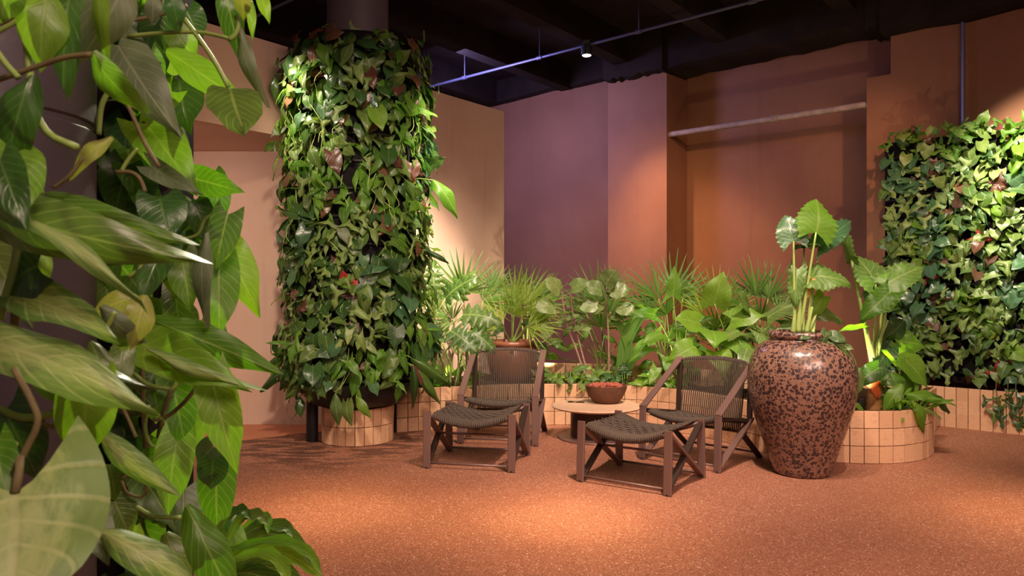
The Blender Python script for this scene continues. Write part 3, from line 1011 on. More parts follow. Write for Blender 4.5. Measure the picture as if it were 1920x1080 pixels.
VL = Vector((1.855, 4.95, 0))
vz = empty('floor_vase', VL, 'tall glazed terracotta vase with black speckles standing on the floor', 'vase')
prof = [(.150, .0), (.166, .004), (.178, .02), (.195, .068), (.228, .169), (.263, .27), (.295, .37), (.322, .472), (.334, .573), (.331, .66), (.318, .72), (.293, .776), (.262, .813), (.235, .835), (.203, .848), (.196, .856), (.193, .866)]
pc_ = [Vector((r, 0, z)) for r, z in prof]
pr = [(p.x, p.z) for p in curve(pc_, 60)]
MB().lathe(pr + [(.19, .868)], 80).build('body', 'vase', vz, True, 60)
MB().lathe([(.19, .862), (.203, .868), (.209, .880), (.208, .895), (.200, .906), (.19, .908), (.182, .902), (.178, .885), (.176, .86)], 80).build('rim', 'vase', vz, True, 70)
MB().lathe([(.179, .86), (.17, .872), (.08, .880)], 40).build('soil', 'soil', vz, True)

JL = Vector((.0, 7.25, .30))
jr = empty('clay_jar', JL, 'brown glazed clay jar with small lugs holding palms, behind the lounge chair', 'jar')
MB().lathe([(.13, .0), (.15, .01), (.20, .08), (.235, .18), (.24, .25), (.225, .31), (.20, .335)], 56).build('body', 'jar', jr, True, 60)
MB().lathe([(.195, .33), (.213, .34), (.22, .357), (.212, .378), (.20, .385), (.188, .378), (.185, .33)], 56).build('rim', 'jar', jr, True, 60)
for a in (-15, 60, 195, 270):
    ca, sa = math.cos(R(a)), math.sin(R(a))
    MB().tube([(ca * .20, sa * .20, .325), (ca * .245, sa * .245, .33), (ca * .25, sa * .25, .30), (ca * .228, sa * .228, .285)], .016, 8).build('lug', 'jar', jr, True)
MB().lathe([(.187, .35), (.1, .36)], 30).build('soil', 'soil', jr, True)

# ------------------------------------------------------------------ the living column
LC = Vector((-1.20, 6.02, 0))
cp = empty('round_planter', LC, 'small round planter of travertine tiles carrying the living plant column', 'planter')
circ = [(LC.x + .27 * math.cos(R(a)), LC.y + .27 * math.sin(R(a))) for a in range(-200, 25, 9)]
print('tiles', tile_band(cp, circ, 2, .068, .138, tile_mesh(.068, .138), .03))
MB().lathe([(.25, .0), (.25, .27)], 40).build('core', 'grout', cp)
ip = empty('concrete_pillar', LC, 'grey round concrete pillar rising from the living plant column into the ceiling', 'pillar')
ip['kind'] = 'thing'
MB().lathe([(.235, .276), (.235, 4.15)], 48).build('shaft', 'pillar', ip, True, 40)

lc = Plant('living_column', LC, 'tall round living column densely covered in ivy and heart leaves', 'plant column')
MB().lathe([(.255, .285), (.34, .295), (.45, .40), (.47, .47), (.46, .475), (.30, .36)], 48).build('tray', 'black', lc.o, True, 40)
MB().lathe([(.245, .42), (.45, .43), (.45, 3.02), (.43, 3.05), (.245, 3.05)], 40).build('plant_frame', 'black_felt', lc.o, True, 40)
b = MB()
for z in np.arange(.5, 3.05, .2):
    b.tube([(.456 * math.cos(R(a)), .456 * math.sin(R(a)), z) for a in range(0, 361, 12)], .012, 5)
o = b.build('frame_ring', 'black', lc.o, True); o['kind'] = 'stuff'
MB().tube([(-.34, -.06, .0), (-.34, -.06, .34)], .045, 14).build('drain_pipe', 'black', lc.o, True, 50)


class Stuff:
    """many small leaves in one mesh per material"""
    def __init__(s): s.b = {}

    def leaf(s, kind, mat, base, axis, normal, L, sx=1.0, nvar=6):
        vs, fs, uv = geo(kind, rnd.randrange(nvar))
        m = np.array(frame(base, axis, normal, L, sx))
        v = vs @ m[:3, :3].T + m[:3, 3]
        s.b.setdefault(mat, MB()).add(v, fs, uv)

    def build(s, name, parent, p):
        for mat, b in s.b.items():
            b.v = [v - np.array(p) for v in b.v]
            o = b.build(name, mat, parent, True)
            o['kind'] = 'stuff'


def rv(k=1.0):
    return Vector((rnd.gauss(0, k), rnd.gauss(0, k), rnd.gauss(0, k)))


# zones of species down the column: (z, angle) -> kind, material
def column_species(a, z):
    n = mnoise.noise(Vector((a * 1.6, z * 1.7, 3.1)))
    n2 = mnoise.noise(Vector((a * 2.2 + 9, z * 2.3, 7.7)))
    q = rnd.random()
    if z > 2.62:
        return rnd.choice([('heart', 'l_mid'), ('oval', 'l_mid'), ('heart', 'l_dark'), ('heart', 'l_red'), ('ivy', 'l_ivy'), ('heart', 'l_dark'), ('oval', 'l_green'), ('oval', 'l_dark'), ('arrow', 'l_ivy')])
    if q < .04: return ('heart', 'l_red')
    if z > 1.75 and n > .1 or (n2 > .25):
        return rnd.choice([('lance', 'l_green'), ('oval', 'l_mid'), ('arrow', 'l_green'), ('oval', 'l_green')])
    if n < -.15:
        return rnd.choice([('heart', 'l_dark'), ('heart', 'l_glossy'), ('heart', 'l_mid')])
    return rnd.choice([('ivy', 'l_ivy'), ('ivy', 'l_ivy'), ('arrow', 'l_ivy'), ('heart', 'l_mid'), ('heart', 'l_dark')])


PARTN = {'l_ivy': 'ivy_leaf', 'l_red': 'red_leaf', 'l_redhot': 'red_leaf', 'l_green': 'long_leaf', 'l_glossy': 'dark_leaf', 'l_dark': 'dark_leaf', 'l_mid': 'leaf'}
cnt = {}
st = Stuff()
N = 1550
cand = []
for i in range(N):
    z = .46 + 2.62 * rnd.random() ** .95
    a = R(-90) + rnd.gauss(0, 1) * .0 + rnd.uniform(-1.9, 1.9)
    cand.append((a, z))
for i, (a, z) in enumerate(cand):
    out = Vector((math.cos(a), math.sin(a), 0))
    kind, mat = column_species(a, z)
    lump = .06 * mnoise.noise(Vector((a * 2.5, z * 2.5, 0)))
    r_ = .47 + lump + abs(rnd.gauss(0, .05)) - (.05 if z > 2.95 else 0) + (.05 if .5 < z < .9 else 0)
    base = LC + out * r_ + Vector((0, 0, z))
    L = rnd.uniform(.07, .14) * (1.25 if kind in ('lance', 'oval') else 1) * (1.15 if mat in ('l_dark', 'l_glossy') else 1)
    tang = Vector((-out.y, out.x, 0))
    axis = out * rnd.uniform(.05, .75) + tang * rnd.gauss(0, .45) + Vector((0, 0, rnd.gauss(-.65, .45)))
    nor = out + Vector((0, 0, rnd.uniform(.1, .9))) + rv(.3)
    pn = PARTN[mat]
    if cnt.get(pn, 0) < (260 if pn in ('leaf', 'ivy_leaf') else 170) and out.y < .35:
        cnt[pn] = cnt.get(pn, 0) + 1
        lc.leaf(kind, mat, base, axis, nor, L, part=pn)
    else:
        st.leaf(kind, mat, base, axis, nor, L)
st.build('foliage', lc.o, LC)
# leaves that stand out of the outline
OUT = [  # base px, tip px, depth, width px, kind, material
    ((812, 338), (858, 380), 5.75, 30, 'oval', 'l_green', 'leaf'), ((536, 236), (506, 250), 5.9, 20, 'heart', 'l_silver', 'leaf'),
    ((515, 140), (509, 182), 5.8, 15, 'oval', 'l_dark', 'leaf'), ((545, 690), (480, 715), 5.8, 26, 'oval', 'l_dark', 'leaf'), ((545, 668), (496, 668), 5.8, 18, 'lance', 'l_dark', 'leaf'),
    ((565, 660), (520, 725), 5.7, 34, 'oval', 'l_dark', 'leaf'), ((560, 720), (535, 742), 5.7, 22, 'heart', 'l_mid', 'leaf'), ((800, 470), (830, 482), 5.8, 10, 'lance', 'l_dark', 'leaf'),
    ((560, 745), (566, 775), 5.7, 20, 'oval', 'l_dark', 'leaf'), ((628, 740), (632, 790), 5.45, 24, 'oval', 'l_mid', 'leaf'), ((650, 755), (646, 792), 5.45, 26, 'heart', 'l_mid', 'leaf'),
    ((668, 745), (688, 776), 5.45, 20, 'oval', 'l_green', 'leaf'), ((780, 690), (812, 750), 5.6, 20, 'lance', 'l_mid', 'leaf'), ((775, 685), (790, 752), 5.55, 18, 'lance', 'l_dark', 'leaf'),
    ((770, 670), (835, 700), 5.6, 20, 'lance', 'l_mid', 'leaf'), ((540, 480), (514, 440), 5.8, 14, 'oval', 'l_dark', 'leaf'), ((640, 425), (648, 450), 5.45, 34, 'arrow', 'l_silver', 'leaf'),
    ((652, 535), (638, 515), 5.5, 22, 'oval', 'l_redhot', 'red_leaf'), ((648, 545), (662, 528), 5.5, 20, 'oval', 'l_redhot', 'red_leaf'), ((690, 535), (672, 575), 5.45, 30, 'oval', 'l_ivy', 'leaf'),
    ((622, 285), (634, 320), 5.5, 28, 'heart', 'l_red', 'red_leaf'), ((610, 70), (632, 55), 5.5, 28, 'oval', 'l_red', 'red_leaf'), ((705, 205), (716, 238), 5.4, 34, 'heart', 'l_lime', 'leaf'),
]
for (bp, tp, d, wpx, kind, mat, pn) in OUT:
    ba, ti = at(*bp, d), at(*tp, d - .06)
    ax = ti - ba
    L = ax.length / .9
    nomw = {'oval': .52, 'heart': .82, 'lance': .26, 'arrow': .74}[kind]
    lc.leaf(kind, mat, ba, ax, Vector((0, -1, .35)) + rv(.2), L, max(.4, wpx * d / F / L / nomw), pn)
    rt = LC + Vector((0, 0, ba.z)); rt = rt + (ba - rt).normalized() * .42
    lc.tube([rt, (rt + ba) / 2 + Vector((0, 0, .02)), ba], .0035, 'stem', n=5, k=4)
# loose vines over the foliage
b = MB()
for i in range(46):
    a = R(-90) + rnd.uniform(-1.4, 1.4); z = rnd.uniform(.7, 2.9)
    pts = []
    for k in range(5):
        a += rnd.gauss(0, .07); z -= rnd.uniform(.03, .10)
        r_ = .50 + rnd.uniform(0, .08)
        pts.append(Vector((math.cos(a) * r_, math.sin(a) * r_, max(z, .42))))
    b.tube(curve(pts, 10), .0028, 5)
o = b.build('vine', 'pale_stem', lc.o, True); o['kind'] = 'stuff'
b = MB()
for pts in ([(560, 770), (548, 785), (540, 800), (530, 786)], [(545, 740), (538, 775), (555, 792)]):
    b.tube([p - LC for p in curve([at(x, y, 5.75) for x, y in pts], 10)], .003, 5)
b.build('tendril', 'brown_stem', lc.o, True)

# ------------------------------------------------------------------ the plant wall
tP0 = tpx(1660, .2)
WL = Vector((*wp((tP0 + 1.6) / 2 + .1, .2), 0))
pw = Plant('plant_wall', WL, 'rectangular black wall panel thickly planted with pale green ivy and heart leaves', 'plant wall')
poly = [wp(tP0, .19), wp(2.0, .19), wp(2.0, .345), wp(tP0, .345)]
MB().prism([(x - WL.x, y - WL.y) for x, y in poly], .36, 2.50).build('plant_frame', 'black_felt', pw.o)
b = MB()
for z in np.arange(.45, 2.5, .19):
    a0, a1 = wp(tP0 + .01, .17), wp(2.0, .17)
    b.tube([(a0[0] - WL.x, a0[1] - WL.y, z), (a1[0] - WL.x, a1[1] - WL.y, z)], .014, 6)
o = b.build('pocket_rail', 'black', pw.o, True); o['kind'] = 'stuff'
outw = -Vector((bk.x, bk.y, 0))
cnt2 = {}
st = Stuff()
for i in range(1250):
    t = rnd.uniform(tP0 + .04, 1.15)
    z = .42 + 2.14 * rnd.random()
    n = mnoise.noise(Vector((t * 2.3, z * 2.0, 11)))
    n2 = mnoise.noise(Vector((t * 3 + 5, z * 3.0, 2)))
    q = rnd.random()
    if q < .035: kind, mat = 'heart', 'l_red'
    elif z > 2.35: kind, mat = rnd.choice([('ivy', 'l_green'), ('heart', 'l_ivy'), ('arrow', 'l_green')])
    elif n > .12: kind, mat = rnd.choice([('heart', 'l_glossy'), ('heart', 'l_glossy'), ('ivy', 'l_ivy')])
    elif n2 > .2: kind, mat = rnd.choice([('arrow', 'l_lime'), ('heart', 'l_lime'), ('heart', 'l_mid')])
    else: kind, mat = rnd.choice([('ivy', 'l_ivy'), ('heart', 'l_ivy'), ('arrow', 'l_ivy'), ('heart', 'l_mid'), ('oval', 'l_dark')])
    base = Vector((*wp(t, .16 - abs(rnd.gauss(0, .05)) - .04 * max(0, mnoise.noise(Vector((t * 3, z * 3, 0))))), z))
    L = rnd.uniform(.07, .135) * (1.15 if mat == 'l_dark' else 1)
    axis = outw * rnd.uniform(.1, .7) + wd3 * rnd.gauss(0, .45) + Vector((0, 0, rnd.gauss(-.6, .45)))
    if z > 2.42: axis = axis + Vector((0, 0, 1.0))
    nor = outw + Vector((0, 0, rnd.uniform(.1, .8))) + rv(.28)
    pn = {'l_lime': 'lime_leaf', **PARTN}[mat]
    if cnt2.get(pn, 0) < (250 if pn == 'ivy_leaf' else 130) and t < .75:
        cnt2[pn] = cnt2.get(pn, 0) + 1
        pw.leaf(kind, mat, base, axis, nor, L, part=pn)
    else:
        st.leaf(kind, mat, base, axis, nor, L)
st.build('foliage', pw.o, WL)
# sprigs above the panel, red rosettes, ivy trailing below
for (px, py, h) in ((1702, 250, .16), (1712, 270, .2), (1790, 245, .14), (1838, 235, .28), (1842, 262, .2), (1880, 262, .12)):
    t = tpx(px, .2); base = Vector((*wp(t, .22), 2.45)); tp = at(px, py, base.y); tp.z = max(tp.z, 2.52)
    pw.tube([base, tp], .004, 'stem', n=5, k=4)
    for k in range(5):
        pw.leaf('heart', rnd.choice(['l_mid', 'l_green']), base.lerp(tp, .4 + k * .15), Vector((rnd.uniform(-1, 1), rnd.uniform(-1, .2), rnd.uniform(-.3, .8))), Vector((0, -1, .8)), rnd.uniform(.07, .11), part='sprig_leaf')
for (px, py, mat, n_) in ((1752, 312, 'l_red', 9), (1872, 345, 'l_red', 9), (1835, 448, 'l_redhot', 4), (1758, 560, 'l_red', 6), (1870, 700, 'l_redhot', 4), (1740, 520, 'l_redhot', 3)):
    t = tpx(px, .1); c = Vector((*wp(t, .10), 0)); c.z = EYE - (py - HY) / F * c.y
    for k in range(n_):
        a = k / n_ * 6.28
        ax = wd3 * math.cos(a) + Vector((0, 0, 1)) * math.sin(a) + outw * .5
        pw.leaf('oval', mat, c, ax, outw, rnd.uniform(.08, .12), .8, part='red_leaf')
for (x0, x1, y0, y1, k_) in ((1850, 1935, 730, 808, 46),):
    for k in range(k_):
        px, py = rnd.uniform(x0, x1), rnd.uniform(y0, y1)
        if py > 770 + (px - 1850) * .45 and py > 775: continue
        t = tpx(px, -.05); c = Vector((*wp(t, -.05 + rnd.uniform(0, .1)), 0)); c.z = EYE - (py - HY) / F * c.y
        pw.leaf('ivy', rnd.choice(['l_glossy', 'l_dark', 'l_mid']), c, Vector((rnd.gauss(0, .5), -.3, -1)), outw + Vector((0, 0, .4)) + rv(.3), rnd.uniform(.07, .11), part='trailing_leaf')
    for px in (1868, 1890, 1905):
        t = tpx(px, -.03); p0 = Vector((*wp(t, .05), .5)); p1 = Vector((*wp(t, -.04), .36)); p2 = Vector((*wp(t + .03, -.05), .12))
        pw.tube([p0, p1, p2], .003, 'brown_stem', n=5, k=8)


# ------------------------------------------------------------------ bed plants
def fan_palm(loc, fronds, label, mat='l_palm', group=None):
    """fronds: (px, py, depth, size, axis tilt sideways, lean towards the viewer)"""
    p = Plant('fan_palm', loc, label, 'palm', group)
    for (px, py, d, L, side_, lean) in fronds:
        L *= 1.22
        hub = at(px, py, d)
        ax = Vector((side_, -lean, 1.0 - abs(side_) * .6))
        nor = Vector((-side_ * .3, -1, lean + .25))
        p.tube([Vector(loc), (Vector(loc) * .45 + hub * .55) + Vector((0, .03, -.02)), hub], (.010, .006), 'stem')
        p.leaf('fan', mat, hub, ax, nor, L, part='frond', nvar=5)
    return p


fan_palm((-.38, 7.05, .30), [(868, 548, 7.0, .36, .05, .15), (905, 565, 7.1, .30, .75, .2), (848, 600, 6.9, .28, -.7, .25), (925, 540, 7.3, .24, .5, 0), (820, 565, 7.2, .22, -.25, 0), (890, 625, 6.9, .25, .6, .5)], 'fan palm with a wide upright fan against the cream wall end')
fan_palm((.0, 7.25, .65), [(985, 575, 7.2, .34, .7, .2), (1000, 590, 7.1, .30, 1.0, .3), (965, 560, 7.3, .28, .1, 0), (940, 605, 7.0, .26, -.5, .4), (990, 612, 6.95, .28, 1.1, .6), (960, 590, 7.1, .30, .2, .5)], 'lime fan palm growing out of the brown lugged jar', 'l_palmlime')
fan_palm((.15, 7.9, .40), [(990, 560, 7.8, .32, .3, .1), (1015, 565, 7.8, .30, .8, .1), (975, 565, 7.9, .28, -.4, .1)], 'dark green fan palm standing behind the lugged jar by the purple wall')
fan_palm((.95, 7.7, .41), [(1120, 565, 7.6, .34, -.1, .1), (1145, 585, 7.5, .28, .5, .2), (1100, 590, 7.5, .28, -.6, .2), (1128, 615, 7.4, .30, .1, .5), (1150, 540, 7.8, .22, .2, 0)], 'fan palm behind the three-stemmed sapling with round leaves')
fan_palm((1.55, 7.3, .41), [(1262, 548, 7.2, .34, .35, .1), (1235, 560, 7.1, .34, -.6, .2), (1215, 575, 7.0, .30, -.9, .3), (1280, 560, 7.2, .30, .7, .1), (1250, 590, 7.0, .28, -.2, .5)], 'tall fan palm with spiky fronds at the edge of the wall recess')
fan_palm((1.95, 7.0, .41), [(1342, 572, 6.9, .30, .0, .3), (1365, 590, 6.8, .24, .7, .4), (1318, 590, 6.8, .24, -.7, .4), (1345, 615, 6.7, .26, 0, .8)], 'yellow green fan palm in the middle of the rear bed', 'l_palmlime')
fan_palm((2.25, 6.95, .41), [(1418, 555, 6.9, .32, -.2, .1), (1440, 560, 6.9, .30, .35, .1), (1395, 575, 6.8, .28, -.7, .2), (1462, 590, 6.8, .26, .8, .2), (1425, 600, 6.7, .26, .1, .5)], 'fan palm with thin dark fronds behind the tall speckled vase')


def broadleaf(loc, leaves, label, kind, mat, cat='plant', smat='stem', rad=.006, part='leaf', name='broadleaf_plant'):
    """leaves: (hub px, hub py, depth, length m, axis (x, y, z))"""
    p = Plant(name, loc, label, cat)
    for lv in leaves:
        px, py, d, L, ax = lv[:5]
        hub = at(px, py, d)
        rt = Vector(loc) + Vector((rnd.uniform(-.03, .03), rnd.uniform(-.03, .03), 0))
        nor = Vector((rnd.gauss(0, .25), -1, rnd.uniform(.5, 1.1)))
        p.petleaf(kind, mat, rt, hub, Vector(ax), nor, L, 1.0, rad, smat, part)
    return p


def auto_leaves(x0, x1, y0, y1, d0, d1, n, L0, L1, cx):
    out = []
    for i in range(n):
        px = x0 + (x1 - x0) * (i + rnd.random()) / n
        py = rnd.uniform(y0, y1)
        s = (px - cx) / max(1, (x1 - x0) / 2)
        out.append((px, py, rnd.uniform(d0, d1), rnd.uniform(L0, L1), (s + rnd.gauss(0, .3), rnd.uniform(-.8, -.1), rnd.uniform(-.6, .5))))
    return out


# split-leaf philodendron by the column with white-lit stems
ph = Plant('split_leaf_philodendron', (-.80, 6.65, .30), 'split leaf philodendron with deeply lobed leaves between column and first chair', 'plant')
for (px, py, d, L, ax) in ((835, 560, 6.5, .32, (.5, -.3, .6)), (868, 590, 6.5, .34, (.9, -.4, .1)), (820, 585, 6.5, .30, (-.4, -.4, .6)), (880, 620, 6.4, .28, (.9, -.4, -.4)), (845, 620, 6.4, .30, (.7, -.5, -.3)), (815, 545, 6.6, .26, (-.1, -.2, 1)), (826, 630, 6.4, .24, (-.5, -.5, -.3)), (858, 560, 6.7, .28, (.3, -.1, .9))):
    hub = at(px, py, d)
    ph.petleaf('split', 'l_mid', ph.p + Vector((rnd.uniform(-.08, .12), rnd.uniform(-.05, .05), 0)), hub, Vector(ax), Vector((rnd.gauss(0, .3), -1, .8)), L, 1.0, .008, 'pale_stem')
for k in range(12):
    x = 822 + k * 5
    base = atz(x, .30, 6.7); base.y += rnd.uniform(-.05, .05)
    ph.tube([base, at(x + rnd.uniform(-6, 14), 690, 6.66), at(815 + k * 7 + rnd.uniform(-8, 12), 640 + rnd.uniform(-10, 20), 6.6)], (.010, .005), 'pale_stem', n=5, k=5)

# round-leaved sapling
sp = Plant('sapling', (.66, 6.95, .30), 'slender three-stemmed sapling with round leaves behind the clay bowl', 'tree')
stems = [[(1103, 716), (1082, 660), (1062, 605), (1052, 540)], [(1108, 716), (1088, 650), (1076, 600), (1070, 545)], [(1142, 705), (1141, 640), (1138, 580), (1134, 535)]]
for s_ in stems:
    pts = [at(x, y, 6.95) for x, y in s_]
    pts[0] = atz(s_[0][0], .29, 6.95)
    sp.tube(pts, (.011, .005), 'bark', n=7, k=12)
    cv = curve(pts, 12)
    for k in range(4):
        f = 7 + k * 5 / 4
        b_ = cv[min(12, int(f))]
        a = k * 2.4
        ax = Vector((math.cos(a), math.sin(a) * .8 - .3, rnd.uniform(-.2, .5)))
        sp.tube([b_, b_ + ax * .04], .003, 'brown_stem', n=5, k=3)
        sp.leaf('round', 'l_round', b_ + ax * .04, ax, Vector((rnd.gauss(0, .4), -.9, .8)), rnd.uniform(.09, .14))
for (px, py, L, ax) in ((1050, 545, .17, (-.5, -.3, .5)), (1072, 540, .16, (.7, -.3, .3)), (1135, 535, .17, (.3, -.3, .7)), (1128, 545, .17, (-.8, -.3, .3)), (1146, 545, .16, (.9, -.3, .1)), (1038, 575, .17, (-.7, -.4, .1)), (1092, 570, .15, (.8, -.3, -.1)), (1160, 575, .15, (.8, -.4, -.2)), (1030, 610, .14, (-.4, -.4, -.6)), (1150, 700, .09, (.3, -.5, .6))):
    sp.leaf('round', 'l_round', at(px, py, 6.9), Vector(ax), Vector((rnd.gauss(0, .3), -1, .6)), L)

# strap leaf plant
spn = Plant('strap_leaf_plant', (1.22, 7.0, .30), 'young palm with one long arching strap leaf before the brown wall', 'plant')
for (pts, w_) in (([(1160, 712), (1172, 645), (1195, 595), (1222, 568)], .055), ([(1165, 712), (1180, 660), (1165, 615), (1140, 600)], .035), ([(1168, 712), (1200, 650), (1232, 640)], .04)):
    cv = curve([at(x, y, 6.95) for x, y in pts], 14)
    b = MB(); vs = []; uv = []
    for i, c in enumerate(cv):
        f = i / 14
        wq = w_ * math.sin(math.pi * min(1, .06 + .94 * f)) ** .6 + .004
        t = (cv[min(i + 1, 14)] - cv[max(i - 1, 0)]).normalized()
        sd = t.cross(Vector((0, -1, .2))).normalized()
        for q in (-1, 0, 1):
            v = c + sd * q * wq + Vector((0, .25 * wq if q == 0 else 0, 0)) - spn.p
            vs.append(tuple(v)); uv.append((.5 + .5 * q, f))
    b.add(vs, [(i * 3 + j, i * 3 + j + 1, i * 3 + j + 4, i * 3 + j + 3) for i in range(14) for j in range(2)], uv)
    b.build('leaf', 'l_palm', spn.o, True)

# broad-leaved plants along the rear bed
broadleaf((1.50, 6.85, .30), [(1262, 555, 6.7, .26, (.1, -.2, 1)), (1228, 590, 6.7, .24, (-.8, -.4, .2)), (1290, 600, 6.7, .24, (.6, -.4, .3)), (1240, 625, 6.6, .24, (-.6, -.5, -.1)), (1268, 640, 6.5, .22, (.3, -.6, -.3)), (1215, 650, 6.6, .22, (-.7, -.5, -.4)), (1300, 650, 6.6, .22, (.7, -.5, -.2)), (1250, 670, 6.5, .2, (0, -.7, -.5)), (1232, 690, 6.5, .18, (-.5, -.6, -.5))], 'leafy arrow-leaved plant rising behind the second lounge chair arm', 'arrow', 'l_green')
broadleaf((1.85, 6.6, .30), [(1340, 570, 6.5, .28, (.1, -.3, .9)), (1310, 605, 6.4, .24, (-.7, -.4, .2)), (1372, 600, 6.4, .26, (.7, -.4, .3)), (1335, 620, 6.3, .26, (0, -.7, -.1)), (1300, 650, 6.3, .22, (-.6, -.5, -.2)), (1375, 640, 6.3, .24, (.5, -.6, -.3)), (1345, 660, 6.2, .22, (.1, -.8, -.3))], 'lime heart-leaved plant showing over the cord chair back', 'heart', 'l_lime')
broadleaf((2.15, 6.5, .30), [(1408, 590, 6.4, .28, (-.3, -.4, .6)), (1440, 595, 6.4, .28, (.5, -.4, .5)), (1385, 620, 6.3, .24, (-.7, -.5, -.1)), (1425, 625, 6.2, .26, (.1, -.7, -.2)), (1465, 610, 6.4, .26, (.8, -.4, .1)), (1400, 655, 6.2, .22, (-.4, -.6, -.5)), (1445, 650, 6.2, .22, (.5, -.6, -.3))], 'dark arrow-leaved plant beside the tall vase shoulder', 'arrow', 'l_mid')
broadleaf((-.1, 7.6, .30), auto_leaves(925, 1040, 600, 660, 7.3, 7.5, 9, .14, .2, 975), 'bushy oval-leaved plant surrounding the brown lugged jar', 'oval', 'l_mid')
broadleaf((.85, 7.35, .30), auto_leaves(1040, 1190, 610, 680, 7.3, 7.5, 9, .11, .16, 1110), 'bushy oval-leaved plant between sapling and rear tier', 'oval', 'l_green')
broadleaf((1.42, 7.2, .41), auto_leaves(1190, 1310, 580, 690, 7.0, 7.3, 16, .14, .2, 1250), 'dense green bush of oval leaves below the pilaster', 'oval', 'l_green')
broadleaf((2.0, 6.9, .41), auto_leaves(1290, 1400, 590, 670, 6.7, 7.0, 17, .13, .2, 1345), 'dense green bush of oval leaves below the wall recess', 'oval', 'l_mid')
broadleaf((2.55, 6.6, .30), auto_leaves(1390, 1500, 590, 660, 6.4, 6.8, 16, .13, .2, 1445), 'dense green bush of oval leaves hugging the vase', 'oval', 'l_mid')
# low groundcover, one clump each
def clump(loc, n, r, L0, L1, mat, label, kind='oval', up=.7, ry=.6):
    p = Plant('groundcover_plant', loc, label, 'plant')
    for i in range(n):
        a = rnd.uniform(0, 6.28); q = r * math.sqrt(rnd.random())
        rt = Vector(loc) + Vector((math.cos(a) * q, math.sin(a) * q * ry, 0))
        h = rnd.uniform(.02, .14)
        ax = Vector((math.cos(a) * .8 + rnd.gauss(0, .3), math.sin(a) * .5 - .4, rnd.uniform(-.3, up)))
        p.petleaf(kind, mat, rt, rt + Vector((math.cos(a) * .04, math.sin(a) * .03 - .02, h)), ax, Vector((rnd.gauss(0, .3), -.6, 1)), rnd.uniform(L0, L1), 1, .003)
    return p


clump((.50, 6.82, .30), 30, .22, .08, .15, 'l_mid', 'low dark green groundcover on the planter edge left of the bowl'.replace(' left of', ' beside'), 'oval')
clump((.62, 6.95, .30), 22, .18, .07, .13, 'l_lime', 'low yellow-lit groundcover at the foot of the sapling', 'ivy')
clump((1.00, 6.78, .30), 26, .18, .07, .13, 'l_dark', 'small dark leafy plant just behind the lava rock bowl', 'split')
clump((1.27, 6.62, .30), 26, .14, .08, .14, 'l_lime', 'brightly lit lime groundcover on the planter edge by the chair arm', 'oval')
clump((-.55, 6.72, .30), 24, .22, .08, .16, 'l_green', 'low green groundcover behind the first lounge chair', 'heart')
clump((2.15, 5.5, .30), 26, .2, .09, .16, 'l_green', 'low glossy groundcover growing at the vase side of the planter', 'oval')
clump((2.72, 5.42, .30), 24, .16, .09, .15, 'l_lime', 'bright low groundcover at the foot of the orange-sheathed trunk', 'lance', 1.2)

# ------------------------------------------------------------------ alocasia in the vase
top = VL + Vector((0, 0, .87))
al = Plant('alocasia', top, 'tall alocasia with scalloped upright leaves growing from the speckled vase', 'plant')


def aloleaf(p, root, hubpx, tippx, d, wpx, mat='l_alo', dt=-.05, rad=.010, kind='alo', nor=(0, -1, .25), seed=None, smat='pale_stem', mid=None, part='leaf'):
    hub = at(*hubpx, d); tip = at(*tippx, d + dt)
    ax = tip - hub
    L = ax.length
    nomw = {'alo': .8, 'arrow': .74, 'heart': .82, 'bigheart': .8, 'oval': .52, 'split': .78}[kind]
    pts = [root, mid if mid is not None else (Vector(root) * .5 + hub * .5) + Vector((0, 0, .0)), hub]
    p.tube(pts, (rad * 1.25, rad * .55), smat, n=7)
    p.leaf(kind, mat, hub, ax, Vector(nor), L, wpx * d / F / L / nomw, part, seed)


D0 = 4.95
aloleaf(al, at(1490, 624, D0), (1488, 452), (1476, 398), D0 - .05, 52, 'l_glossy', .05, nor=(-.3, -1, .2))
aloleaf(al, at(1500, 624, D0), (1530, 436), (1548, 371), D0 - .1, 78, 'l_lime', .02, nor=(.1, -1, .1))
aloleaf(al, at(1512, 624, D0), (1536, 460), (1612, 400), D0 + .05, 46, 'l_glossy', .1, nor=(.2, -.8, .7))
aloleaf(al, at(1496, 624, D0), (1508, 464), (1530, 448), D0 + .1, 40, 'l_glossy', -.2, nor=(0, -.5, 1))
aloleaf(al, at(1516, 624, D0), (1520, 520), (1592, 508), D0 - .02, 60, 'l_alo', -.1, nor=(-.1, -.9, .8))
aloleaf(al, at(1506, 624, D0), (1496, 505), (1488, 570), D0 - .0, 34, 'l_alo', -.1, nor=(-.6, -1, .2))
aloleaf(al, at(1524, 624, D0), (1530, 590), (1590, 578), D0 + .1, 40, 'l_mid', .05, nor=(0, -.8, .8), kind='oval')
aloleaf(al, at(1515, 624, D0), (1545, 555), (1525, 590), D0 + .05, 34, 'l_lime', -.1, nor=(.4, -1, .2), kind='heart')
for (a, b_, r_) in (((1487, 624), (1491, 580), .018), ((1497, 624), (1500, 560), .02), ((1512, 624), (1523, 575), .017), ((1505, 624), (1508, 540), .014)):
    al.tube([at(*a, D0), at((a[0] + b_[0]) / 2, (a[1] + b_[1]) / 2, D0 - .01), at(*b_, D0 - .01)], (r_, r_ * .4), 'pale_stem', n=8)
al.tube([at(1512, 560, D0 - .03), at(1521, 535, D0 - .04), at(1527, 523, D0 - .04)], (.012, .016), 'sheath', 'bud')
tv = Plant('trailing_vine', at(1548, 630, 4.93), 'small trailing vine spilling over the rim of the speckled vase', 'plant')
for pts in ([(1535, 628), (1560, 622), (1580, 640), (1588, 655)], [(1530, 626), (1550, 626), (1566, 640), (1572, 668)]):
    tv.tube([at(x, y, 4.80 - .02 * i) for i, (x, y) in enumerate(pts)], .003, n=5)
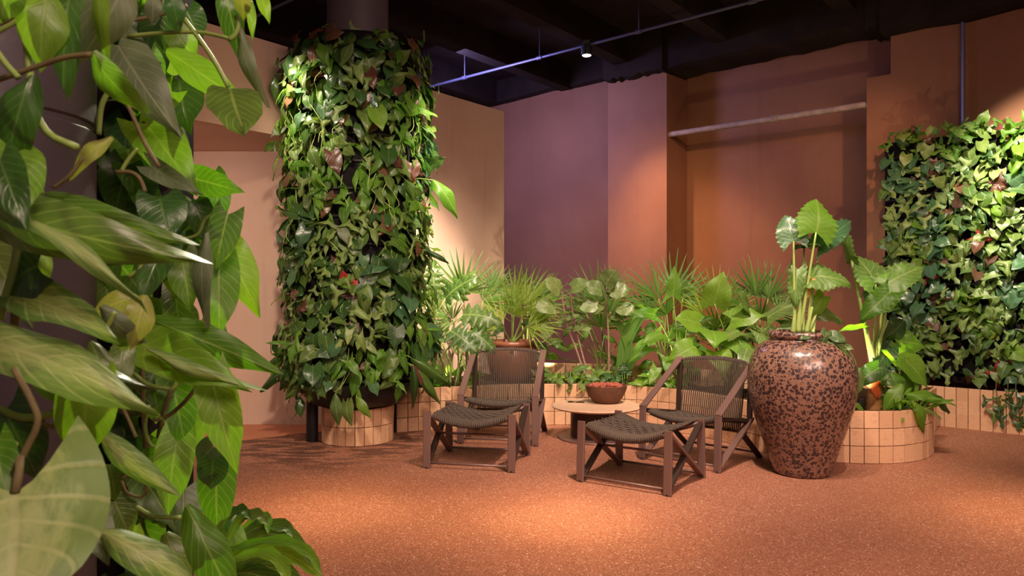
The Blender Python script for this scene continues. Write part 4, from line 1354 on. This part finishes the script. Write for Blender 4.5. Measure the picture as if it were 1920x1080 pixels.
for (bp, tp, wpx) in (((1550, 622), (1545, 650), 20), ((1560, 628), (1590, 640), 20), ((1568, 636), (1580, 664), 24), ((1572, 645), (1598, 668), 18), ((1575, 655), (1578, 684), 16), ((1520, 628), (1500, 634), 12), ((1556, 640), (1566, 662), 18), ((1584, 650), (1600, 655), 12)):
    ba, ti = at(*bp, 4.76), at(*tp, 4.72)
    L = (ti - ba).length
    tv.leaf('heart', 'l_mid', ba, ti - ba, Vector((0, -1, .5)) + rv(.2), L, wpx * 4.76 / F / L / .82)

# ------------------------------------------------------------------ alocasia in the tiled planter
r2 = Vector((2.60, 5.55, .30))
d2 = 5.5
a2 = Plant('alocasia', r2, 'alocasia on a ringed trunk with an orange sheath in the tiled planter', 'plant')
b = MB()
vs_ = []
b.lathe([(.055, 0), (.06, .02), (.052, .05), (.056, .07), (.050, .10), (.054, .12), (.048, .15), (.052, .18), (.046, .24), (.05, .28)], 20)
b.build('trunk', 'sheath', a2.o, True, 50)
b = MB(); b.add([(-.045, -.052, .15), (.045, -.05, .26), (.0, -.056, .08), (-.05, -.048, .25), (0, -.062, .22)], [(0, 2, 4), (2, 1, 4), (1, 3, 4), (3, 0, 4)]); b.build('sheath', 'orange', a2.o, True)
crown = r2 + Vector((0, 0, .27))
aloleaf(a2, crown, (1597, 488), (1580, 440), d2, 26, 'l_alo', -.1, .016, nor=(-1, -.6, .3))
aloleaf(a2, crown, (1642, 530), (1612, 472), d2 - .05, 58, 'l_alo', .05, .012, nor=(.1, -1, .3))
aloleaf(a2, crown, (1660, 534), (1734, 490), d2 - .1, 62, 'l_alo', -.05, .012, nor=(0, -.8, .8))
aloleaf(a2, crown, (1668, 548), (1625, 588), d2 - .2, 50, 'l_green', -.1, .012, nor=(-.2, -1, .6))
aloleaf(a2, crown, (1640, 556), (1628, 530), d2 + .1, 40, 'l_glossy', 0, .01, nor=(0, -1, .2))
aloleaf(a2, crown, (1622, 610), (1572, 605), d2, 30, 'l_green', -.05, .008, nor=(0, -.5, 1), kind='arrow')
for (bx, by, r_) in ((1636, 640, .022), (1646, 630, .02), (1630, 620, .018), (1652, 615, .015), (1658, 600, .012)):
    a2.tube([crown, at((1638 + bx) / 2, (690 + by) / 2, d2 - .02), at(bx + (bx - 1640) * .4, by, d2 - .03)], (r_, r_ * .5), 'pale_stem', n=7)

p3 = Plant('philodendron', (2.95, 5.75, .30), 'glossy philodendron with large drooping leaves on the planter corner', 'plant')
PL = [((1690, 668), (1752, 722), 5.5, 52, 'heart', 'l_lime'), ((1695, 600), (1670, 640), 5.6, 40, 'oval', 'l_dark'), ((1680, 640), (1740, 640), 5.6, 48, 'heart', 'l_green'), ((1665, 650), (1640, 700), 5.5, 40, 'heart', 'l_dark'),
      ((1700, 740), (1778, 735), 5.35, 24, 'oval', 'l_lime'), ((1712, 752), (1762, 802), 5.25, 26, 'oval', 'l_green'), ((1655, 740), (1712, 758), 5.4, 26, 'oval', 'l_dark'), ((1735, 735), (1800, 762), 5.4, 24, 'oval', 'l_dark'),
      ((1672, 700), (1712, 728), 5.45, 30, 'oval', 'l_green'), ((1648, 690), (1605, 712), 5.4, 36, 'heart', 'l_dark'), ((1668, 655), (1705, 690), 5.5, 40, 'heart', 'l_green'), ((1650, 715), (1692, 700), 5.45, 30, 'oval', 'l_mid'), ((1612, 690), (1588, 742), 5.4, 34, 'oval', 'l_mid'), ((1700, 690), (1738, 760), 5.5, 34, 'oval', 'l_mid'), ((1690, 720), (1660, 768), 5.3, 30, 'oval', 'l_green')]
for (bp, tp, d, wpx, kind, mat) in PL:
    aloleaf(p3, p3.p + rv(.02) * Vector((1, 1, 0)).length * .5 + Vector((0, 0, .0)), bp, tp, d, wpx, mat, -.06, .007, kind, (rnd.gauss(0, .2), -1, .7), smat='stem')

# ------------------------------------------------------------------ uplights in the bed
for i, (px, d, aim, pw_, lab) in enumerate(((838, 6.75, (-.45, 7.3, 1.2), 12, 'small black uplight among the white-lit philodendron stems'), (1022, 7.4, (.35, 8.6, 1.3), 26, 'small black uplight behind the lugged jar'), (1215, 6.72, (1.5, 7.1, 1.2), 16, 'small black uplight in the lime groundcover by the chair arm'), (1612, 5.45, (2.9, 6.2, 2.2), 34, 'small black uplight at the foot of the planter alocasia'))):
    lo = atz(px, .30, d)
    u = empty('uplight', lo, lab, 'spotlight')
    MB().lathe([(.006, 0), (.006, .05)], 8).build('spike', 'steel', u, True)
    MB().lathe([(.020, .045), (.026, .055), (.026, .10), (.024, .10)], 16).build('housing', 'steel', u, True, 40)
    spot('uplight_beam', lo + Vector((0, 0, .115)), aim, pw_, 90, .8, (1, .85, .55), .02)

# ------------------------------------------------------------------ the vines at the near pillar
camv = Vector((0, 0, EYE))


def fl(p, bx, by, tx, ty, d0, d1, wpx, kind, mat, roll=0, part='leaf', seed=None):
    ba, ti = at(bx, by, d0), at(tx, ty, d1)
    ax = ti - ba
    L = ax.length
    nomw = {'heart': .82, 'bigheart': .8, 'arrow': .74, 'oval': .52, 'lance': .26, 'tonguewavy': .27, 'round': .98}[kind]
    nor = (camv - (ba + ti) / 2).normalized() + Vector((0, 0, .25))
    nor = Matrix.Rotation(R(roll), 3, ax.normalized()) @ nor
    dm = (d0 + d1) / 2
    p.leaf(kind, mat, ba, ax, nor, L / .97, wpx * dm / F / L / nomw / max(.4, math.cos(R(roll))), part, seed, sz=rnd.uniform(1.0, 1.75))


pale = Plant('arrowhead_vine', Vector((-1.0, 1.3, 0)), 'pale variegated arrowhead vine climbing in front of the dark pillar', 'plant')
V1 = [  # base, tip, d0, d1, width, kind, mat, roll
    (28, 925, 45, 1180, .95, .85, 340, 'bigheart', 'l_pale', 0),
    (-20, 640, 205, 690, 1.15, 1.05, 105, 'heart', 'l_pale', -10), (45, 555, 195, 600, 1.2, 1.1, 78, 'heart', 'l_pale', -15),
    (-5, 400, 240, 478, 1.15, 1.05, 95, 'heart', 'l_mid', 25), (-10, 385, 230, 470, 1.14, 1.04, 40, 'oval', 'l_pale', -20),
    (70, 500, -30, 540, 1.2, 1.2, 100, 'heart', 'l_dark', 20), (85, 365, 262, 455, 1.25, 1.2, 46, 'oval', 'l_mid', 30),
    (84, 462, 72, 532, 1.25, 1.22, 32, 'oval', 'l_lime', 0), (60, 140, -5, 300, 1.1, 1.05, 70, 'oval', 'l_dark', 10), (30, 285, 55, 380, 1.1, 1.05, 75, 'heart', 'l_green', -20),
    (0, 300, 40, 400, 1.05, 1.0, 70, 'heart', 'l_dark', 10), (90, -15, 66, 74, 1.15, 1.1, 85, 'oval', 'l_lime', 0), (140, -40, 95, 95, 1.2, 1.1, 85, 'oval', 'l_dark', 25),
    (188, -40, 172, 108, 1.1, 1.1, 30, 'oval', 'l_lime', 20), (172, 100, 245, 225, 1.12, 1.15, 44, 'oval', 'l_green', 30), (240, -45, 196, 70, 1.15, 1.1, 78, 'oval', 'l_silver', -10),
    (208, 256, 120, 304, 1.25, 1.2, 30, 'oval', 'l_yellow', 20), (15, -20, 0, 40, 1.1, 1.1, 60, 'heart', 'l_green', 0),
    (258, 555, 176, 572, 1.35, 1.3, 44, 'oval', 'l_yellow', 0), (272, 553, 255, 632, 1.35, 1.3, 50, 'oval', 'l_yellow', -15), (188, 575, 248, 645, 1.3, 1.3, 36, 'oval', 'l_silver', 20),
    (165, 715, 152, 865, 1.2, 1.15, 95, 'heart', 'l_lime', 15), (140, 690, 130, 790, 1.25, 1.2, 40, 'oval', 'l_lime', 0), (180, 808, 292, 928, 1.25, 1.2, 46, 'oval', 'l_pale', 25),
    (190, 995, 348, 1080, 1.2, 1.15, 66, 'oval', 'l_pale', 0), (165, 960, 200, 1045, 1.25, 1.2, 60, 'heart', 'l_silver', 0), (10, 770, 70, 900, 1.25, 1.25, 90, 'heart', 'l_dark', 10), (60, 700, 110, 745, 1.3, 1.3, 34, 'oval', 'l_green', 0),
    (-10, 830, 20, 960, 1.0, .95, 60, 'heart', 'l_green', 0),  
    (40, 680, 200, 690, 1.3, 1.25, 60, 'oval', 'l_dark', 0),  (-20, 470, 60, 590, 1.35, 1.3, 90, 'heart', 'l_mid', 0), 
    (170, 640, 205, 720, 1.35, 1.3, 46, 'oval', 'l_mid', 0), (0, 1000, -10, 1090, 1.2, 1.2, 60, 'heart', 'l_dark', 0),
]
for (bx, by, tx, ty, d0, d1, wpx, kind, mat, roll) in V1:
    fl(pale, bx, by, tx, ty, d0, d1, wpx, kind, mat, roll)
S1 = [([(-10, 152), (60, 128), (120, 108), (172, 102)], 1.12, 5.5, 'brown_stem'), ([(38, -10), (48, 60), (55, 130), (62, 195), (90, 250), (145, 277)], 1.15, 7, 'stem'), ([(-5, 98), (15, 125), (35, 146)], 1.1, 6, 'stem'),
      ([(155, 297), (130, 330), (100, 352)], 1.22, 4, 'brown_stem'), ([(205, 168), (190, 200), (185, 252)], 1.3, 5, 'stem'), ([(60, 350), (80, 362)], 1.2, 5, 'stem'), ([(30, 575), (25, 620), (0, 690)], 1.2, 8, 'brown_stem'),
      ([(25, 690), (60, 755), (70, 795), (45, 850), (20, 910)], 1.0, 6.5, 'brown_stem'), ([(-5, 765), (40, 782), (90, 778), (125, 762)], 1.25, 7, 'stem'), ([(70, 790), (100, 800), (122, 790)], 1.25, 5, 'brown_stem'),
      ([(125, 720), (128, 790), (122, 830)], 1.2, 7, 'stem'), ([(215, 585), (200, 615), (190, 630)], 1.3, 5, 'stem'), ([(-5, 900), (10, 860), (30, 830)], 1.1, 6, 'stem'), ([(40, 395), (30, 480), (10, 560), (0, 600)], 1.2, 7, 'stem'),
      ([(-5, 60), (30, 40), (60, 10)], 1.2, 5, 'stem'), ([(0, 45), (20, 35), (30, 25)], 1.25, 4, 'brown_stem')]
for pts, d, r_, mat in S1:
    pale.tube([at(x, y, d) for x, y in pts], r_ * d / F, mat, n=8, k=14)
pale.tube([Vector((-.98, 1.28, 0)), Vector((-.96, 1.25, .4)), at(20, 910, 1.0), at(28, 925, .95)], .006, 'brown_stem')

vine = Plant('heart_leaf_vine', Vector((-1.0, 2.3, 0)), 'tall bright green heart-leaved vine on a black panel beside the dark pillar', 'plant')
b = MB().box((-1.24 - vine.p.x, 2.22 - vine.p.y, .0), (-1.05 - vine.p.x, 2.55 - vine.p.y, 3.3), .004)
b.build('plant_frame', 'black_felt', vine.o)
V2 = [
    (288, -10, 290, 42, 1.6, 1.6, 30, 'oval', 'l_silver', 0), (320, -15, 338, 48, 1.7, 1.7, 40, 'oval', 'l_dark', 0), (312, 95, 430, 170, 1.85, 1.8, 60, 'oval', 'l_lime', 15),
    (432, 166, 444, 232, 1.75, 1.62, 104, 'round', 'l_mid', 0), (447, 52, 466, 192, 1.75, 1.75, 26, 'oval', 'l_silver', 30), (420, -30, 438, 56, 1.75, 1.7, 44, 'oval', 'l_mid', 0), (455, -25, 452, 28, 1.7, 1.7, 30, 'oval', 'l_yellow', 0), (470, 0, 474, 52, 1.75, 1.7, 18, 'oval', 'l_lime', 0), (485, -20, 502, 16, 1.75, 1.7, 24, 'oval', 'l_lime', 0),
    (222, 85, 292, 205, 1.75, 1.65, 88, 'heart', 'l_silver', 10), (322, 172, 258, 232, 1.9, 1.9, 46, 'heart', 'l_lime', 0), (272, 232, 362, 335, 2.0, 1.9, 86, 'heart', 'l_lime', 0),
    (365, 335, 436, 352, 2.0, 1.95, 50, 'heart', 'l_green', 20), (284, 312, 354, 358, 1.8, 1.75, 36, 'heart', 'l_silver', 20), (300, 372, 316, 440, 1.75, 1.7, 82, 'heart', 'l_dark', 0), (312, 455, 264, 552, 1.8, 1.7, 62, 'heart', 'l_dark', 10),
    (384, 438, 364, 602, 1.75, 1.7, 36, 'oval', 'l_silver', 20), (428, 402, 402, 488, 1.85, 1.8, 54, 'heart', 'l_mid', 10), (418, 462, 484, 556, 1.95, 1.9, 70, 'heart', 'l_lime', 0), (412, 496, 410, 628, 1.9, 1.85, 66, 'heart', 'l_green', 0),
    (378, 600, 422, 650, 2.0, 1.95, 50, 'heart', 'l_pale', 0), (280, 598, 488, 676, 1.8, 1.75, 62, 'oval', 'l_green', 15), (268, 645, 430, 722, 1.75, 1.65, 80, 'heart', 'l_green', 10), (275, 655, 404, 730, 1.68, 1.6, 22, 'oval', 'l_pale', 30),
    (398, 712, 436, 886, 1.75, 1.7, 70, 'heart', 'l_green', 0), (325, 720, 348, 845, 1.9, 1.85, 62, 'heart', 'l_green', 0), (368, 745, 360, 850, 2.0, 1.95, 44, 'heart', 'l_lime', 0), (332, 828, 304, 965, 1.75, 1.7, 66, 'heart', 'l_green', 0),
    (400, 838, 365, 872, 1.85, 1.85, 46, 'heart', 'l_silver', 0), (400, 862, 395, 922, 1.8, 1.8, 50, 'heart', 'l_dark', 0), (408, 865, 398, 1010, 1.95, 1.9, 66, 'heart', 'l_green', 0), (350, 948, 432, 1112, 1.7, 1.6, 80, 'oval', 'l_green', 0),
    (425, 935, 412, 990, 2.0, 2.0, 28, 'oval', 'l_pale', 0), (275, 105, 300, 165, 2.0, 2.0, 50, 'heart', 'l_green', 0), (320, 110, 352, 110, 2.0, 2.0, 60, 'heart', 'l_lime', 0), (330, 60, 360, 105, 2.0, 2.0, 50, 'heart', 'l_green', 0),
    (300, 30, 280, 110, 2.1, 2.1, 60, 'heart', 'l_dark', 0), (260, 20, 300, 80, 2.1, 2.1, 60, 'heart', 'l_dark', 0), (350, 20, 380, 70, 2.1, 2.1, 50, 'heart', 'l_dark', 0), (240, 280, 250, 360, 2.1, 2.0, 60, 'heart', 'l_green', 0),
    (345, 380, 300, 450, 2.1, 2.0, 60, 'heart', 'l_dark', 0), (395, 330, 420, 400, 2.1, 2.05, 50, 'heart', 'l_green', 0), (365, 380, 395, 460, 2.0, 2.0, 50, 'heart', 'l_dark', 0), (300, 560, 330, 620, 2.1, 2.0, 50, 'heart', 'l_green', 0),
    (340, 480, 360, 570, 1.95, 1.9, 60, 'heart', 'l_mid', 0), (330, 560, 345, 690, 2.0, 1.95, 50, 'heart', 'l_mid', 0), (295, 690, 262, 740, 1.95, 1.9, 46, 'heart', 'l_mid', 0), (230, 660, 212, 740, 1.6, 1.55, 46, 'heart', 'l_mid', 0),
    (270, 900, 330, 980, 2.0, 1.95, 60, 'heart', 'l_mid', 0), (310, 1000, 350, 1080, 1.9, 1.85, 50, 'oval', 'l_mid', 0), (255, 985, 240, 1070, 1.7, 1.7, 40, 'oval', 'l_lime', 0), (215, 940, 250, 1010, 1.8, 1.8, 56, 'heart', 'l_mid', 0),
]
for (bx, by, tx, ty, d0, d1, wpx, kind, mat, roll) in V2:
    if kind == 'round_': kind = 'heart'
    fl(vine, bx, by, tx, ty, d0, d1, wpx, kind, mat, roll)
for i in range(210):
    y = rnd.uniform(-60, 1100)
    xr = 300 + 90 * math.sin(y / 150) * .5 + (30 if 380 < y < 1000 else -20)
    x = rnd.uniform(196, xr + 25)
    d = rnd.uniform(2.05, 2.75)
    base = at(x, y, d)
    L = rnd.uniform(.09, .15)
    vine.leaf('heart', rnd.choice(['l_dark', 'l_dark', 'l_dark', 'l_mid', 'l_green']), base, Vector((rnd.gauss(.2, .5), rnd.gauss(-.2, .4), rnd.gauss(-.8, .3))), Vector((rnd.gauss(.2, .4), -1, .5)), L)
S2 = [([(240, 68), (300, 62), (370, 60), (415, 68), (432, 74)], 1.75, 4, 'stem'), ([(345, 35), (375, 75), (402, 115), (428, 163)], 1.75, 4.5, 'stem'), ([(430, 74), (440, 66), (447, 50), (445, 30)], 1.75, 5, 'stem'),
      ([(205, 122), (225, 165), (250, 220), (275, 275), (298, 312)], 1.6, 4, 'brown_stem'), ([(216, 322), (245, 323), (262, 335), (272, 360)], 1.75, 4, 'brown_stem'), ([(258, 278), (240, 300), (228, 320)], 1.75, 4, 'stem'), ([(262, 415), (266, 460), (265, 498), (240, 520)], 1.75, 4, 'stem'),
      ([(268, 650), (268, 760), (272, 840)], 1.9, 4, 'brown_stem'), ([(322, 725), (305, 780), (298, 830), (285, 880)], 1.85, 4, 'brown_stem'), ([(372, 722), (345, 755), (315, 780), (288, 788)], 1.8, 4, 'brown_stem'), ([(222, 750), (240, 785), (255, 820)], 1.75, 3.5, 'brown_stem'),
      ([(320, 660), (330, 700), (325, 728), (280, 722), (250, 700)], 1.85, 4, 'stem'), ([(228, 900), (240, 925), (270, 930), (270, 895), (245, 885), (228, 900)], 1.8, 3, 'brown_stem'), ([(255, 950), (290, 968), (340, 970)], 1.8, 4, 'stem'), ([(280, 760), (272, 800), (285, 835), (310, 835)], 1.85, 3.5, 'stem'), ([(415, 395), (385, 410), (370, 440), (330, 450)], 1.9, 3, 'stem'), ([(205, 45), (290, 30), (350, 10)], 1.9, 4, 'brown_stem'), ([(265, 100), (282, 110), (300, 120)], 1.9, 4, 'brown_stem')]
for pts, d, r_, mat in S2:
    vine.tube([at(x, y, d) for x, y in pts], r_ * d / F, mat, n=7, k=14)
for k, z0 in enumerate((.3, .9, 1.5, 2.1)):
    vine.tube([Vector((-1.04, 2.2, z0 - .3)), Vector((-1.0 + .03 * (k % 2), 2.15, z0)), Vector((-1.04, 2.2, z0 + .35))], .007, 'brown_stem')

# long-leaved plant on the floor
fp = Plant('long_leaf_plant', Vector((-1.02, 2.75, 0)), 'low floor plant with long arching wavy leaves under the heart-leaved vine', 'plant')
LV = [((430, 1020), (470, 985), (500, 975), (502, 1000), 20), ((432, 1030), (480, 990), (535, 990), (548, 1008), 22), ((430, 1040), (490, 1005), (550, 1010), (582, 1060), 24), ((430, 1045), (500, 1030), (560, 1050), (606, 1085), 34), ((425, 1065), (490, 1060), (545, 1085), (570, 1120), 30), ((420, 1080), (470, 1075), (520, 1100), (540, 1130), 30), ((430, 1030), (520, 1015), (580, 1040), (602, 1078), 18), ((410, 1000), (430, 968), (455, 958), (470, 975), 18), ((425, 1020), (450, 975), (485, 968), (502, 985), 20), ((432, 1050), (500, 1040), (535, 1075), (525, 1110), 22)]
for k, (a, b_, c, e, wpx) in enumerate(LV):
    d = 2.65 - .02 * k
    cv = curve([at(*a, d), at(*b_, d - .03), at(*c, d - .08), at(*e, d - .12)], 16)
    vs, uv = [], []
    for i, q in enumerate(cv):
        f = i / 16
        hw = wpx * d / F / 2 * (math.sin(math.pi * min(1, .05 + .95 * f)) ** .6) + .001
        t = (cv[min(i + 1, 16)] - cv[max(i - 1, 0)]).normalized()
        sd = t.cross(Vector((0, -1, .5))).normalized()
        upv = sd.cross(t)
        for g in (-1, -.5, 0, .5, 1):
            vs.append(tuple(q + sd * g * hw + Vector((0, 0, 1)) * (.35 * hw * abs(g) + .004 * math.sin(f * 26 + g * 2) * abs(g)) - fp.p)); uv.append((.5 + .5 * g, f))
    MB().add(vs, [(i * 5 + j, i * 5 + j + 1, i * 5 + j + 6, i * 5 + j + 5) for i in range(16) for j in range(4)], uv).build('leaf', 'l_mid' if k % 3 else 'l_green', fp.o, True)
    fp.tube([fp.p + Vector((rnd.uniform(-.03, .03), 0, 0)), (fp.p + at(*a, d)) / 2 + Vector((-.02, 0, .03)), at(*a, d)], .005, 'stem', n=5, k=6)
for (bp, tp, wpx, mat) in (((408, 985), (462, 1010), 44, 'l_lime'), ((440, 960), (430, 1000), 30, 'l_glossy')):
    fl(fp, *bp, *tp, 2.6, 2.55, wpx, 'heart', mat)
print('objects', len(bpy.data.objects))
